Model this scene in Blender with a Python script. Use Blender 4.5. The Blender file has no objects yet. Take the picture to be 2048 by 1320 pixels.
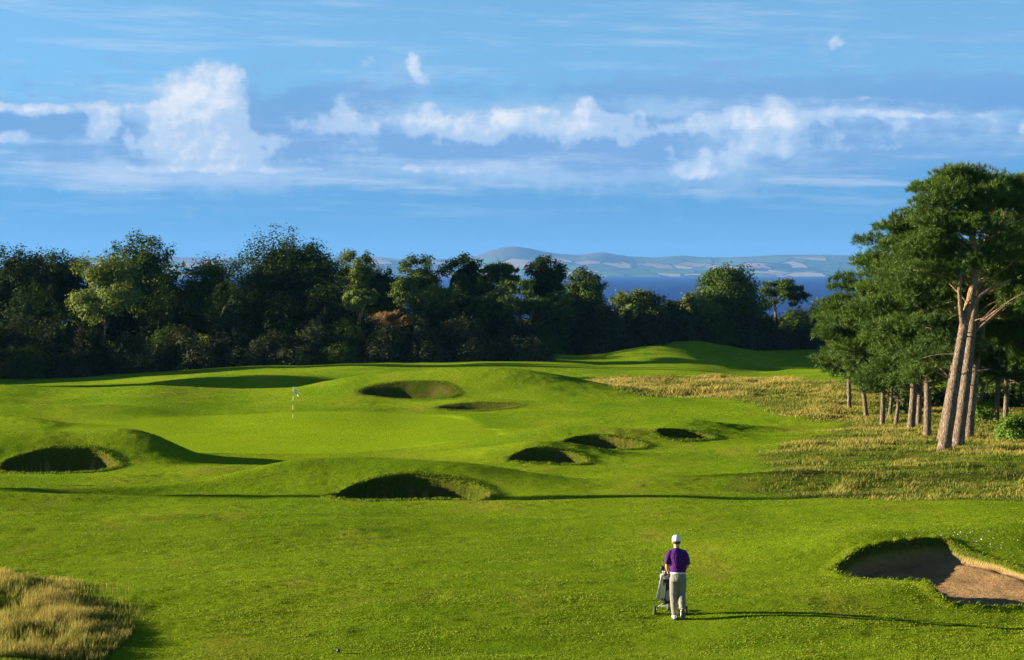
import bpy, bmesh, math
import numpy as np
from mathutils import Vector, Matrix
R = math.radians
SC = bpy.context.scene
COL = SC.collection

# ------------------------------------------------------------------ camera, sky, sun, exposure
F = 3982.0                      # focal length in pixels of the 2048 px photograph (70 mm lens)
CZ = 10.0                       # camera height
PITCH = math.atan(115 / F)
SUN_AZ, SUN_EL = R(-85), R(11)  # from the left, a little ahead
cd = bpy.data.cameras.new('camera'); cam = bpy.data.objects.new('camera', cd); COL.objects.link(cam)
cd.lens = 70; cd.sensor_width = 36; cd.clip_start = .5; cd.clip_end = 60000
cam.location = (0, 0, CZ); cam.rotation_euler = (R(90) - PITCH, 0, 0)
SC.camera = cam
SC.view_settings.view_transform = 'Standard'; SC.view_settings.look = 'None'
SC.view_settings.gamma = 1; SC.view_settings.exposure = 1.87
SC.cycles.use_denoising = True; SC.cycles.denoising_prefilter = 'NONE'
SC.cycles.max_bounces = 6; SC.cycles.diffuse_bounces = 3; SC.cycles.transmission_bounces = 4
SC.cycles.volume_bounces = 0; SC.cycles.transparent_max_bounces = 8

class G:
    """small arithmetic wrapper round shader sockets"""
    def __init__(s, nt, o): s.nt, s.o = nt, o
    def m(s, op, b=None, c=None, clamp=False):
        n = s.nt.nodes.new('ShaderNodeMath'); n.operation = op; n.use_clamp = clamp
        for i, v in enumerate((s, b, c)):
            if v is None: continue
            if isinstance(v, G): s.nt.links.new(v.o, n.inputs[i])
            else: n.inputs[i].default_value = v
        return G(s.nt, n.outputs[0])
    def __add__(s, b): return s.m('ADD', b)
    def __sub__(s, b): return s.m('SUBTRACT', b)
    def __mul__(s, b): return s.m('MULTIPLY', b)
    __radd__ = __add__; __rmul__ = __mul__
    def step(s, a, b):
        n = s.nt.nodes.new('ShaderNodeMapRange'); n.interpolation_type = 'SMOOTHSTEP'
        s.nt.links.new(s.o, n.inputs[0])
        n.inputs[1].default_value = a; n.inputs[2].default_value = b
        return G(s.nt, n.outputs[0])
def gvec(nt, x, y, z=0.0):
    n = nt.nodes.new('ShaderNodeCombineXYZ')
    for i, v in enumerate((x, y, z)):
        if isinstance(v, G): nt.links.new(v.o, n.inputs[i])
        else: n.inputs[i].default_value = v
    return G(nt, n.outputs[0])
def gvm(nt, op, a, b=None, out=0):
    n = nt.nodes.new('ShaderNodeVectorMath'); n.operation = op
    for i, v in enumerate((a, b)):
        if v is None: continue
        if isinstance(v, G): nt.links.new(v.o, n.inputs[i])
        else: n.inputs[i].default_value = v
    return G(nt, n.outputs[out])
def gnoise(nt, v, scale, detail=4, rough=.55, dist=0.0, out=0):
    n = nt.nodes.new('ShaderNodeTexNoise'); n.inputs['Scale'].default_value = scale
    n.inputs['Detail'].default_value = detail; n.inputs['Roughness'].default_value = rough
    n.inputs['Distortion'].default_value = dist
    if v is not None: nt.links.new(v.o, n.inputs['Vector'])
    return G(nt, n.outputs[out])
def gmix(nt, f, a, b, blend='MIX'):
    n = nt.nodes.new('ShaderNodeMix'); n.data_type = 'RGBA'; n.blend_type = blend
    for sock, v in ((n.inputs[0], f), (n.inputs[6], a), (n.inputs[7], b)):
        if isinstance(v, G): nt.links.new(v.o, sock)
        elif isinstance(v, (int, float)): sock.default_value = v
        else: sock.default_value = (*v, 1)
    return G(nt, n.outputs[2])

world = bpy.data.worlds.new("World"); SC.world = world; world.use_nodes = True
def build_sky():
    nt = world.node_tree; bg = nt.nodes['Background']
    tc = nt.nodes.new('ShaderNodeTexCoord'); d = G(nt, tc.outputs['Generated'])
    sp = nt.nodes.new('ShaderNodeSeparateXYZ'); nt.links.new(d.o, sp.inputs[0])
    X, Y, Z = (G(nt, o) for o in sp.outputs)
    az = X.m('ARCTAN2', Y) * 57.296                  # degrees from the viewing azimuth
    el = Z.m('ARCSINE') * 57.296                     # degrees above the horizon
    sky = nt.nodes.new('ShaderNodeTexSky'); sky.sky_type = 'NISHITA'; sky.sun_disc = False
    sky.sun_elevation = SUN_EL; sky.sun_rotation = SUN_AZ
    sky.air_density = 1.0; sky.dust_density = 0.3; sky.ozone_density = 4.0
    lifted = gvm(nt, 'NORMALIZE', gvec(nt, X, Y, Z.m('MAXIMUM', 0.0) + .22))
    nt.links.new(lifted.o, sky.inputs[0])
    base = gmix(nt, 1.0, G(nt, sky.outputs[0]), SKY_TINT, 'MULTIPLY')
    # paler towards the top of the view, deeper blue low down
    low = el.step(6.0, 1.8)
    base = gmix(nt, low, base, gmix(nt, 1.0, base, (.47, .63, .74), 'MULTIPLY'))
    hor = el.step(1.5, .2)
    base = gmix(nt, hor * .35, base, HORIZON)
    base = gmix(nt, el.step(9, 45), base, gmix(nt, 1.0, base, (.34, .38, .46), 'MULTIPLY'))   # the zenith is darker
    P0 = gvec(nt, az, el)
    wv = gnoise(nt, P0, 1.6, 5, .6, out=1)
    wv = gvm(nt, 'SUBTRACT', wv, (.5, .5, .5)); wv = gvm(nt, 'MULTIPLY', wv, (.5, .42, 0))
    P = gvm(nt, 'ADD', P0, wv)
    fb = gnoise(nt, P0, 1.5, 9, .60)
    fb2 = gnoise(nt, gvec(nt, az * .35, el * 1.6, 7.3), 1.3, 6, .6)
    def blobs(lst, pos):
        acc = None
        for px, py, rx, ry, w in lst:
            c = ((px - 1024) / 69.5, (545 - py) / 69.5, 0)
            q = gvm(nt, 'SUBTRACT', pos, c); q = gvm(nt, 'MULTIPLY', q, (58 / rx, 56 / ry, 0))
            r2 = gvm(nt, 'DOT_PRODUCT', q, q, 1)
            e = G(nt, r2.o).m('MULTIPLY', -1.0).m('EXPONENT')
            acc = e * w if acc is None else e.m('MULTIPLY_ADD', w, acc)
        return acc
    shade = blobs(CLOUD_SHADE, P)
    lit = blobs(CLOUD_LIT, P)
    far_band = el.step(1.9, 3.2) * el.step(7.2, 5.4)
    out_view = az.m('ABSOLUTE').step(14.5, 18)          # more of the same cloud round the horizon
    shade = shade + far_band * (fb2.step(.38, .70) * .45 + .12) + out_view * far_band * .4
    lit = lit + out_view * far_band * fb2.step(.5, .7) * .6
    streak = gnoise(nt, gvec(nt, az * .16, el * 1.9 + az * .05, 3.1), 1.4, 6, .62)
    lump = gnoise(nt, P0, 1.05, 3, .5)
    lit = lit + el.step(3.0, 3.7) * el.step(5.1, 4.4) * (lump * 2.2 - .93)
    def bill(pos):                                     # cauliflower heads
        o = None
        for sc_, w in ((1.25, .7), (3.0, .25)):
            v = nt.nodes.new('ShaderNodeTexVoronoi'); v.voronoi_dimensions = '2D'; v.inputs['Scale'].default_value = sc_
            nt.links.new(pos.o, v.inputs['Vector']); t = G(nt, v.outputs['Distance']) * -w
            o = t if o is None else o + t
        return o
    H1 = bill(P); H2 = bill(gvm(nt, 'ADD', P, (-.10, .09, 0)))
    rel = (H1 - H2) * .8
    wide = blobs(CLOUD_WIDE, P)
    a_s = (shade + (fb - .5) * 1.1 + (H1 + .4) * .5).step(.16, .95)
    a_l = (lit.m('MINIMUM', 1.2) + (H1 + .42) * .38 + (fb - .5) * 1.3).step(.36, .86)
    soft = (wide * 1.15 + (fb2 - .5) * .5 + (fb - .5) * .9).step(.05, .95)
    veil = streak.step(.46, .80) * el.step(.9, 2.6)
    c = gmix(nt, veil * .26, base, CLOUD_WHITE)
    c = gmix(nt, soft * .70, c, CLOUD_DIM)
    c = gmix(nt, a_s * .74, c, gmix(nt, el.step(4.6, 6.4), CLOUD_BLUE, CLOUD_LILAC))
    c = gmix(nt, streak.step(.52, .72) * el.step(1.9, 2.7) * el.step(4.6, 3.4) * .20, c, CLOUD_WHITE)
    c = gmix(nt, a_l * .93, c, gmix(nt, (rel + lit * .45 - shade * .5 + (fb - .5) * 1.2 + .05).step(.0, .85), CLOUD_DIM, CLOUD_WHITE))
    nt.links.new(c.o, bg.inputs[0]); bg.inputs[1].default_value = SKY_STRENGTH
SKY_STRENGTH = .05
SKY_TINT = (1.62, 1.80, 1.60)
HORIZON = (.9, 2.2, 3.6)
CLOUD_WHITE = (4.7, 4.9, 5.2); CLOUD_DIM = (2.5, 3.45, 4.7)
CLOUD_BLUE = (.78, 1.9, 3.75); CLOUD_LILAC = (1.35, 2.45, 4.2)
CLOUD_LIT = [(345,280,40,40,.5),(500,300,40,20,.4),(1240,245,30,10,.4),(1300,228,40,8,.4),(1530,250,60,24,.5),(1470,318,26,16,.5),(1395,352,40,8,.5),(820,335,25,9,.5),(90,226,30,9,.5),(300,222,26,10,.5),(1010,228,34,14,.6),(1090,226,34,14,.65),(1330,262,60,12,.4),(1430,246,50,10,.5),(1475,226,24,9,.5),(960,272,40,9,.5),(560,345,40,6,.45),(1560,300,36,16,.45),(745,170,40,26,.3),(700,300,60,10,.35),(400,245,70,70,1.0),(448,185,42,48,.95),(365,195,34,38,.8),(430,300,95,28,.65),(480,328,70,20,.55),
 (222,262,22,22,.9),(268,283,11,24,.6),(820,120,14,20,.75),(836,140,14,18,.6),(850,162,13,14,.6),(682,218,16,26,.8),(680,248,38,20,.6),
 (730,262,30,11,.6),(852,214,15,18,.75),(835,252,48,20,.75),(930,255,75,22,.7),(1010,250,60,20,.6),(1172,222,18,30,.85),(1185,262,30,26,.6),
 (1130,255,75,26,.55),(1380,332,48,22,.85),(1412,308,14,12,.7),(1500,295,50,22,.6),(1545,215,32,24,.85),(1600,243,75,18,.55),
 (1480,250,140,24,.4),(1668,90,14,14,.6),(1655,104,18,12,.45),(1700,231,42,7,.85),(1790,236,75,6,.75),(1880,243,50,5,.55),(1745,205,60,6,.6),
 (890,342,50,12,.6),(985,333,46,15,.6),(1065,352,60,10,.45),(150,228,60,13,.75),(240,222,34,10,.6),(15,228,60,10,.6),
 (25,283,45,14,.55),(300,342,140,6,.55),(170,383,75,8,.6),(60,336,80,5,.4),(742,132,22,14,.42),(655,135,26,12,.4),
 (610,322,45,7,.5),(535,285,22,14,.45),(640,340,200,6,.35),(1490,340,60,14,.4),(1720,300,90,6,.35),(2030,270,50,8,.4)]
CLOUD_WIDE = [(560,290,120,45,.4),(1000,250,120,30,.35),(420,270,150,75,.9),(130,270,190,50,.55),(690,270,70,50,.6),(900,275,150,50,.75),(1130,280,110,60,.8),(1420,285,190,75,.95),(1600,260,190,50,.7),(1800,250,200,40,.5),(450,335,160,30,.6),(1000,345,220,26,.55),(830,150,40,50,.35),(745,190,60,60,.35),(1660,100,60,30,.3),(250,345,260,24,.5),(2000,290,120,40,.4)]
CLOUD_SHADE = [(575,235,85,34,1.0),(605,208,30,18,.7),(530,285,120,40,.75),(500,200,20,25,.5),(1270,285,75,38,1.0),(1225,250,30,28,.6),
 (1030,300,210,24,.7),(890,285,150,22,.6),(110,258,190,20,.8),(1290,178,230,15,.6),(1250,150,120,10,.35),(1720,180,340,20,.65),(1960,200,200,26,.55),
 (1560,82,75,8,.55),(1950,90,150,10,.55),(530,72,80,9,.4),(1380,68,45,9,.5),(1440,132,90,8,.4),(1890,135,40,6,.4),
 (1720,290,420,60,.45),(260,310,330,40,.4),(700,180,60,25,.3),(800,200,60,20,.4)]
build_sky()

sl = bpy.data.lights.new('sun', 'SUN'); sl.energy = 5; sl.angle = R(.5); sl.color = (1, .86, .64)
sun = bpy.data.objects.new('sun', sl); COL.objects.link(sun)
SUN = Vector((math.sin(SUN_AZ) * math.cos(SUN_EL), math.cos(SUN_AZ) * math.cos(SUN_EL), math.sin(SUN_EL)))
sun.rotation_euler = SUN.to_track_quat('Z', 'Y').to_euler(); sun.location = (-200, 60, 80)

# ------------------------------------------------------------------ helpers
rng = np.random.default_rng(7)
def at(px, py, Y):
    """world point on the sight line through a photograph pixel at distance Y"""
    xc, yc = (px - 1024) / F, (660 - py) / F
    cp, sp_ = math.cos(PITCH), math.sin(PITCH)
    dy, dz = cp + yc * sp_, -sp_ + yc * cp
    t = Y / dy
    return xc * t, Y, CZ + dz * t
def depth_for(py, h):
    _, _, z = at(1024, py, 1.0)
    return h / (CZ - z)
def tag(o, label=None, cat=None, group=None, kind=None):
    if label: o['label'] = label
    if cat: o['category'] = cat
    if group: o['group'] = group
    if kind: o['kind'] = kind
    return o
def empty(name, loc, rz=0):
    o = bpy.data.objects.new(name, None); COL.objects.link(o); o.location = loc; o.rotation_euler.z = rz
    o.empty_display_size = .2
    return o
def mesh_np(name, V, faces, mats=(), parent=None, smooth=False, attrs=None, k=None):
    """fast mesh from arrays: faces is (n,3) or (n,4), or a list of such arrays"""
    me = bpy.data.meshes.new(name)
    fl = faces if isinstance(faces, list) else [faces]
    loops = np.concatenate([f.ravel() for f in fl]).astype(np.int32)
    tot = np.concatenate([np.full(len(f), f.shape[1], np.int32) for f in fl])
    me.vertices.add(len(V)); me.vertices.foreach_set('co', np.ascontiguousarray(V, np.float32).ravel())
    me.loops.add(len(loops)); me.loops.foreach_set('vertex_index', loops)
    me.polygons.add(len(tot))
    st = np.zeros(len(tot), np.int32); st[1:] = np.cumsum(tot)[:-1]
    me.polygons.foreach_set('loop_start', st)
    me.polygons.foreach_set('use_smooth', np.full(len(tot), smooth))
    for an, av in (attrs or {}).items():
        a = me.attributes.new(an, 'FLOAT', 'POINT'); a.data.foreach_set('value', np.ascontiguousarray(av, np.float32))
    me.update(calc_edges=True)
    for m in mats: me.materials.append(m)
    o = bpy.data.objects.new(name, me); COL.objects.link(o)
    if parent: o.parent = parent
    return o
def _hash(ix, iy, s):
    h = (ix.astype(np.int64) * 374761393 + iy.astype(np.int64) * 668265263 + s * 982451653) & 0xffffffff
    h = ((h ^ (h >> 13)) * 1274126177) & 0xffffffff
    return ((h ^ (h >> 16)) & 0xffff) / 65535.0
def vnoise(x, y, s=0):
    ix, iy = np.floor(x), np.floor(y); fx, fy = x - ix, y - iy
    fx = fx * fx * fx * (fx * (fx * 6 - 15) + 10); fy = fy * fy * fy * (fy * (fy * 6 - 15) + 10)
    a, b, c, d = _hash(ix, iy, s), _hash(ix + 1, iy, s), _hash(ix, iy + 1, s), _hash(ix + 1, iy + 1, s)
    return (a + (b - a) * fx) + ((c + (d - c) * fx) - (a + (b - a) * fx)) * fy - .5
def fbm(x, y, n=3, s=0):
    v, a = 0, 1
    for i in range(n):
        v = v + a * vnoise(x, y, s + i * 17); x, y, a = x * 2.03 + 5.1, y * 2.03 + 1.7, a * .5
    return v
def sstep(a, b, x):
    t = np.clip((x - a) / (b - a), 0, 1); return t * t * (3 - 2 * t)
# ------------------------------------------------------------------ terrain
# (px, py, h): ground seen at that pixel lies h metres below the camera
CTRL_H = [(0,1320,6.9),(1024,1320,7.0),(2048,1320,7.0),(0,1240,7.1),(600,1240,7.15),(1356,1240,7.15),(2048,1240,7.2),
 (0,1140,7.35),(500,1150,7.3),(1000,1140,7.3),(1500,1120,7.2),(2048,1080,6.95),(0,1060,7.6),(700,1060,7.55),(1300,1040,7.6),(1750,1060,7.3),
 (0,1000,7.9),(500,1005,7.9),(815,1008,7.95),(1200,1000,7.9),(1500,1010,7.75),(2048,1010,7.5),
 (0,945,8.3),(500,930,8.35),(1300,955,8.1),(1600,960,7.95),(2048,960,7.8),
 (300,880,8.7),(590,900,8.65),(590,843,8.8),(900,862,8.75),(250,850,8.75),(0,815,8.75),(400,828,8.9),(800,828,8.95),
 (1200,905,8.5),(1400,880,8.5),(1400,840,8.6),(1200,830,8.7),(1650,850,8.35),(1885,915,8.05),(2048,890,7.9),
 (100,800,8.9),(500,800,8.95),(960,800,8.95),(1250,800,8.7),(1500,800,8.6),(1750,810,8.4),(2048,830,8.2),
 (0,772,8.75),(300,773,8.75),(700,770,8.8),(960,772,8.7),(1400,775,8.9),(1700,775,9.0)]
# (px, py, depth) further out
CTRL_D = [(0,770,215),(150,764,216),(300,750,217),(530,734,219),(700,728,221),(950,727,224),(1150,730,224),(1400,737,222),(1700,742,215),(2048,750,205),
 (0,772,200),(300,762,200),(530,748,200),(700,742,200),(950,740,198),(1150,748,190),(1400,752,185),(1700,756,180),(2048,765,170)]
# (px, depth, z)
CTRL_Z = [(300,170,.25),(520,172,.2),(700,170,.3),(0,172,.2),(950,165,.9),
 (0,240,-2.6),(300,240,-1.9),(600,240,-1.2),(900,240,-.9),(1200,240,-1.0),(1500,242,-1.9),(1700,240,-1.6),(2048,240,-1.2),
 (0,300,-2.5),(500,300,-1.5),(900,300,-1.0),(1200,300,0.3),(1400,290,.2),(1600,290,-.6),(2048,300,-.5),
 (0,400,-2.5),(1024,400,-2.0),(2048,400,-2.0),
 (0,26,3.5),(1024,26,3.4),(2048,26,3.4),(1024,12,5.3),(1024,2,8.1),(0,12,5.3),(2048,12,5.3)]
pts = []
for px, py, h in CTRL_H:
    x, y, z = at(px, py, depth_for(py, h)); pts.append((x, y, z))
for px, py, d in CTRL_D: pts.append(at(px, py, d))
for px, d, z in CTRL_Z: pts.append(((px - 1024) / F * d, d, z))
pts = np.array(pts)
def warp(x, y):
    yy = np.maximum(y, .5)
    return np.clip(x / (yy + 4), -.34, .34) * 4.2, np.log(np.minimum(yy, 420.) + 12)
cu, cv = warp(pts[:, 0], pts[:, 1])
def _k(r2): return np.where(r2 > 1e-12, r2 * np.log(np.maximum(r2, 1e-12)), 0)
n_ = len(pts)
A_ = np.zeros((n_ + 3, n_ + 3))
A_[:n_, :n_] = _k((cu[:, None] - cu) ** 2 + (cv[:, None] - cv) ** 2) + np.eye(n_) * 2e-3
A_[:n_, n_] = 1; A_[:n_, n_ + 1] = cu; A_[:n_, n_ + 2] = cv; A_[n_:, :n_] = A_[:n_, n_:].T
W_ = np.linalg.solve(A_, np.concatenate([pts[:, 2], [0, 0, 0]]))
def tps(x, y):
    u, v = warp(x, y); sh = u.shape; u, v = u.ravel(), v.ravel()
    out = np.empty(len(u))
    for i in range(0, len(u), 60000):
        a, b = u[i:i + 60000], v[i:i + 60000]
        out[i:i + 60000] = _k((a[:, None] - cu) ** 2 + (b[:, None] - cv) ** 2) @ W_[:n_] + W_[n_] + W_[n_ + 1] * a + W_[n_ + 2] * b
    return out.reshape(sh)
def wx(px, d): return (px - 1024) / F * d
# smooth mounds (x, y, sx, sy, height, rotation)
MOUNDS = [
 (wx(810,74.3),74.9,3.2,1.5,1.1,0), (wx(560,75.5),75.5,2.2,1.5,.45,.15), (wx(1010,75),75,2.2,1.6,.26,-.2), (wx(1160,73.5),73.0,3.5,.9,.22,0),
 (wx(110,89),89.3,2.9,1.6,1.15,0), (wx(265,89.5),89.6,1.5,1.5,.75,0), (wx(330,88.6),88.6,1.2,.9,.4,-.3), (wx(-60,90),90,2.5,2,.8,0),
 (wx(1200,98),97.6,3.2,1.7,.82,0), (wx(1060,99),99,2.2,1.8,.45,.2), (wx(1352,100.3),100.3,2.2,1.3,.6,-.1), (wx(1090,88.7),88.9,2.2,1.2,.7,0), (wx(990,91),91,2.0,1.4,.3,0),
 (wx(1370,106),105.9,2.4,1.3,.75,0), (wx(1480,108),108,2.6,1.4,.2,-.2), (wx(1560,112),112,3,1.5,.4,-.15),
 (wx(815,147),147.5,4.6,2.6,.95,0), (wx(990,147),147.5,4.0,3.2,1.25,0), (wx(1130,147),147,3.5,3,.6,-.2), (wx(680,149),149,4,3,.35,0),
 (wx(960,133),133.5,2.6,1.4,.45,0), (wx(90,125),125,4,2.5,.5,.1), (wx(30,112),113,2.5,1.3,.55,-.15),
 (wx(520,176),173,6.5,3.0,-1.9,.04), (wx(260,176),175,6,3,-.7,0), (wx(480,187),188,8,4,.5,0),
 (wx(1340,268),268,9.0,5.0,1.1,-.1), (wx(1320,249),249.5,5.5,2.8,1.35,-.05), (wx(1440,256),256,5,3,.6,-.1), (wx(1560,247),247,6,2.2,-.8,0),
 (wx(790,272),273,8,4.5,5.4,0),
 (wx(1400,310),312,30,12,2.5,0), (wx(1150,295),298,14,9,2.0,0), (wx(1000,290),290,14,9,1.5,0),
 (wx(1930,52),52.8,4.5,1.6,.30,0), (wx(1770,51),51.0,2.0,1.2,.26,0), (wx(1690,50),50.2,1.2,1.0,.16,0), (wx(1830,44.4),43.7,1.6,.8,.14,.2), (wx(1660,48.6),48.7,1.5,1.2,.12,0),
 (wx(1760,86),86,7,7,.25,0), (wx(1990,80),79.5,5,1.4,.3,0), (wx(1600,75),75.5,4,1.1,.16,0), (wx(1430,74.5),74.6,5,.55,.24,0), (-12.5,73.6,6,.55,.30,.29), (-15,70.6,5,.6,.16,.1), (wx(1750,78),77.6,5,.5,.22,.03), (wx(1960,74),73.6,4,.5,.24,0),
]
def smooth_ground(x, y):
    z = tps(x, y)
    for mx, my, sx, sy, h, r in MOUNDS:
        dx, dy = x - mx, y - my; c, s = math.cos(r), math.sin(r)
        a, b = (dx * c + dy * s) / sx, (-dx * s + dy * c) / sy
        z = z + h * np.exp(-.5 * (a * a + b * b))
    near = sstep(24, 34, y) * sstep(235, 190, y)
    calm = 1 - .75 * green_mask(x, y)
    z = z + near * calm * (.27 * fbm(x / 12 + 3, y / 4.4, 2, 3) + .065 * fbm(x / 2.6, y / 1.4, 2, 9) + (.020 + .03 * vnoise(x / 5, y / 2.5, 15)) * fbm(x / .42, y / .30, 2, 13))
    z = z + sstep(225, 245, y) * .5 * fbm(x / 9, y / 9, 3, 21)
    shore = sstep(420, 1300, y)
    return z * (1 - shore) + (-31.0) * shore
def green_mask(x, y):
    u, v = (x - wx(575, 110)) / 12.2, (y - 110.5) / 15.5
    r = np.sqrt(u * u + v * v) + .05 * np.sin(3 * np.arctan2(v, u) + 1.2) + .04 * np.sin(5 * np.arctan2(v, u))
    return sstep(1.05, .96, r)
def ell(cx, cy, a, b, rot=0, n=40, wob=.05, seed=0, sq=2.0):
    t = np.linspace(0, 2 * np.pi, n, endpoint=False)
    k = 1 + wob * np.sin(2 * t + seed) + wob * .7 * np.sin(3 * t + 2.1 * seed) + wob * .4 * np.sin(7 * t + seed * 3)
    x = a * k * np.sign(np.cos(t)) * np.abs(np.cos(t)) ** (2 / sq); y = b * k * np.sign(np.sin(t)) * np.abs(np.sin(t)) ** (2 / sq)
    return np.c_[cx + x * math.cos(rot) - y * math.sin(rot), cy + x * math.sin(rot) + y * math.cos(rot)]
def sdf(poly, x, y):
    """signed distance to a closed polygon, negative inside"""
    d = np.full(x.shape, 1e9); inside = np.zeros(x.shape, bool)
    P, Q = poly, np.roll(poly, -1, 0)
    for (ax, ay), (bx, by) in zip(P, Q):
        ex, ey = bx - ax, by - ay; px_, py_ = x - ax, y - ay
        t = np.clip((px_ * ex + py_ * ey) / (ex * ex + ey * ey + 1e-12), 0, 1)
        d = np.minimum(d, (px_ - ex * t) ** 2 + (py_ - ey * t) ** 2)
        c = ((ay > y) != (by > y)) & (x < ex * (y - ay) / (ey if abs(ey) > 1e-9 else 1e-9) + ax)
        inside ^= c
    return np.where(inside, -1, 1) * np.sqrt(d)
# bunkers: outline, floor height (z), slope of the floor towards the back, width of the face, sand
def zf(py, d): return at(1024, py, d)[2]
BUNKERS = [
 dict(poly=ell(wx(818,71), 71.1, 2.72, 2.25, 0, seed=1, sq=2.3), z=zf(1003,69)-1.1, slope=.03, wall=.16, sand=1),
 dict(poly=ell(wx(116,85.5), 85.5, 2.42, 2.25, 0, seed=2.4, sq=2.2), z=zf(942,83)-.8, slope=.02, wall=.16, sand=1),
 dict(poly=ell(wx(1195,94.3), 94.2, 2.0, 1.9, -.25, seed=.7, sq=2.3), z=zf(906,92)-1.1, slope=.02, wall=.16, sand=1),
 dict(poly=ell(wx(1096,86.3), 86.2, 1.6, 1.5, -.05, seed=1.9, sq=2.3), z=zf(934,84.4)-1.0, slope=.02, wall=.16, sand=1),
 dict(poly=ell(wx(1366,97.3), 97.2, 1.32, 1.25, -.28, seed=.2), z=.95, slope=.02, wall=.16, sand=1),
 dict(poly=ell(wx(815,142.4), 142.2, 3.4, 2.6, .1, seed=2.9), z=zf(800,139)-.35, slope=.05, wall=2.0, sand=.0),
 dict(poly=ell(wx(955,131), 130.8, 2.7, 1.3, 0, seed=.9), z=zf(832,129)-.15, slope=.05, wall=1.3, sand=0),
]
def _pix_poly(lst):
    return np.array([at(px, py, d)[:2] for px, py, d in lst])
BIG = dict(poly=_pix_poly([(1664,1152,46.6),(1690,1125,48.3),(1730,1106,49.4),(1790,1094,50.0),(1850,1090,50.4),(1895,1098,50.4),(1912,1120,49.8),(1955,1134,49.2),(2000,1152,48.4),(2048,1172,47.2),(2100,1190,45.8),
   (2130,1202,44.2),(2100,1210,43.2),(2048,1209,42.8),(1960,1215,42.5),(1895,1217,42.6),(1870,1205,43.6),(1845,1190,44.6),(1800,1180,45.2),(1740,1172,45.6),(1700,1163,46.0)]),
   z=zf(1210,42.8)-.19, slope=.012, wall=.22, sand=1, xs=(9.2, 11.8, -.24), s0=.25)
def _chaikin(p, n=2):
    for _ in range(n):
        q = np.roll(p, -1, 0); p = np.stack([p * .75 + q * .25, p * .25 + q * .75], 1).reshape(-1, 2)
    return p
BIG['poly'] = _chaikin(BIG['poly']); BUNKERS.append(BIG)
def ground(x, y, full=False):
    x = np.asarray(x, float); y = np.asarray(y, float)
    z = smooth_ground(x, y)
    sand = np.zeros(x.shape); face = np.zeros(x.shape)
    for b in BUNKERS:
        p = b['poly']; m = (x > p[:, 0].min() - 2) & (x < p[:, 0].max() + 2) & (y > p[:, 1].min() - 2) & (y < p[:, 1].max() + 2)
        if not m.any(): continue
        xx, yy = x[m], y[m]; d = sdf(p, xx, yy)
        d = d + .06 * fbm(xx * 1.6, yy * 1.6, 3, 31)
        w = b['wall']; t = sstep(0, w, -d)
        edge = sstep(.45, 0, d) * (d > 0)
        fz = b['z'] + b['slope'] * (yy - p[:, 1].min()) + .05 * fbm(xx / .8, yy / .8, 2, 41)
        if 'xs' in b: fz = fz + b['xs'][2] * sstep(b['xs'][1], b['xs'][0], xx)
        fz = fz + (.12 if 'xs' in b else .18) * sstep(1.1, 0, -d) * sstep(0, -.5, d)                     # sand flashed up a little round the rim
        zz = z[m]; fz = np.minimum(fz, zz - .05)
        rag = .05 * fbm(xx * 5, yy * 5, 2, 51)
        z[m] = zz + edge * (.05 + rag) * (w < 1) + (fz - zz) * t
        s_ = sand[m]; sand[m] = np.maximum(s_, sstep(w * b.get('s0', .75), w * (b.get('s0', .75) + .3), -d) * b['sand'])
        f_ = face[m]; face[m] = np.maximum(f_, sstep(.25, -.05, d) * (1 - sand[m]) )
    return (z, sand, face) if full else z
def px2ground(px, py, lo=20., hi=330.):
    d = np.concatenate([np.arange(lo, 160, .1), np.arange(160, hi, .4)])
    p = np.array([at(px, py, 1.0)]); x = p[0, 0] * d; zr = CZ + (p[0, 2] - CZ) * d
    g = smooth_ground(x, d); k = np.argmax(zr < g)
    return x[k], d[k]
def gz(x, y): return float(ground(np.array([x]), np.array([y]))[0])
def px_poly(lst): return _chaikin(np.array([px2ground(*p) for p in lst]), 1)
# patches of long grass, as ground outlines
ROUGH_NEAR = px_poly([(-60,1158),(50,1164),(105,1186),(155,1210),(195,1238),(222,1275),(232,1318),(-60,1318)])
ROUGH_NEAR = np.vstack([ROUGH_NEAR, [[-14, 30.]], [[-14, 44.]]]) if False else ROUGH_NEAR
ROUGH_RIGHT = px_poly([(1520,915),(1600,880),(1690,850),(1640,812),(1560,800),(1560,790),(1700,770),(1900,775),(2150,785),(2200,900),(2200,1002),(1950,1003),(1750,1000),(1600,995),(1480,985),(1475,965),(1530,945)])
ROUGH_FAR = px_poly([(1160,757),(1300,756),(1500,756),(1740,768),(1745,800),(1690,845),(1600,838),(1520,805),(1400,795),(1290,790),(1230,775)])
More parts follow.
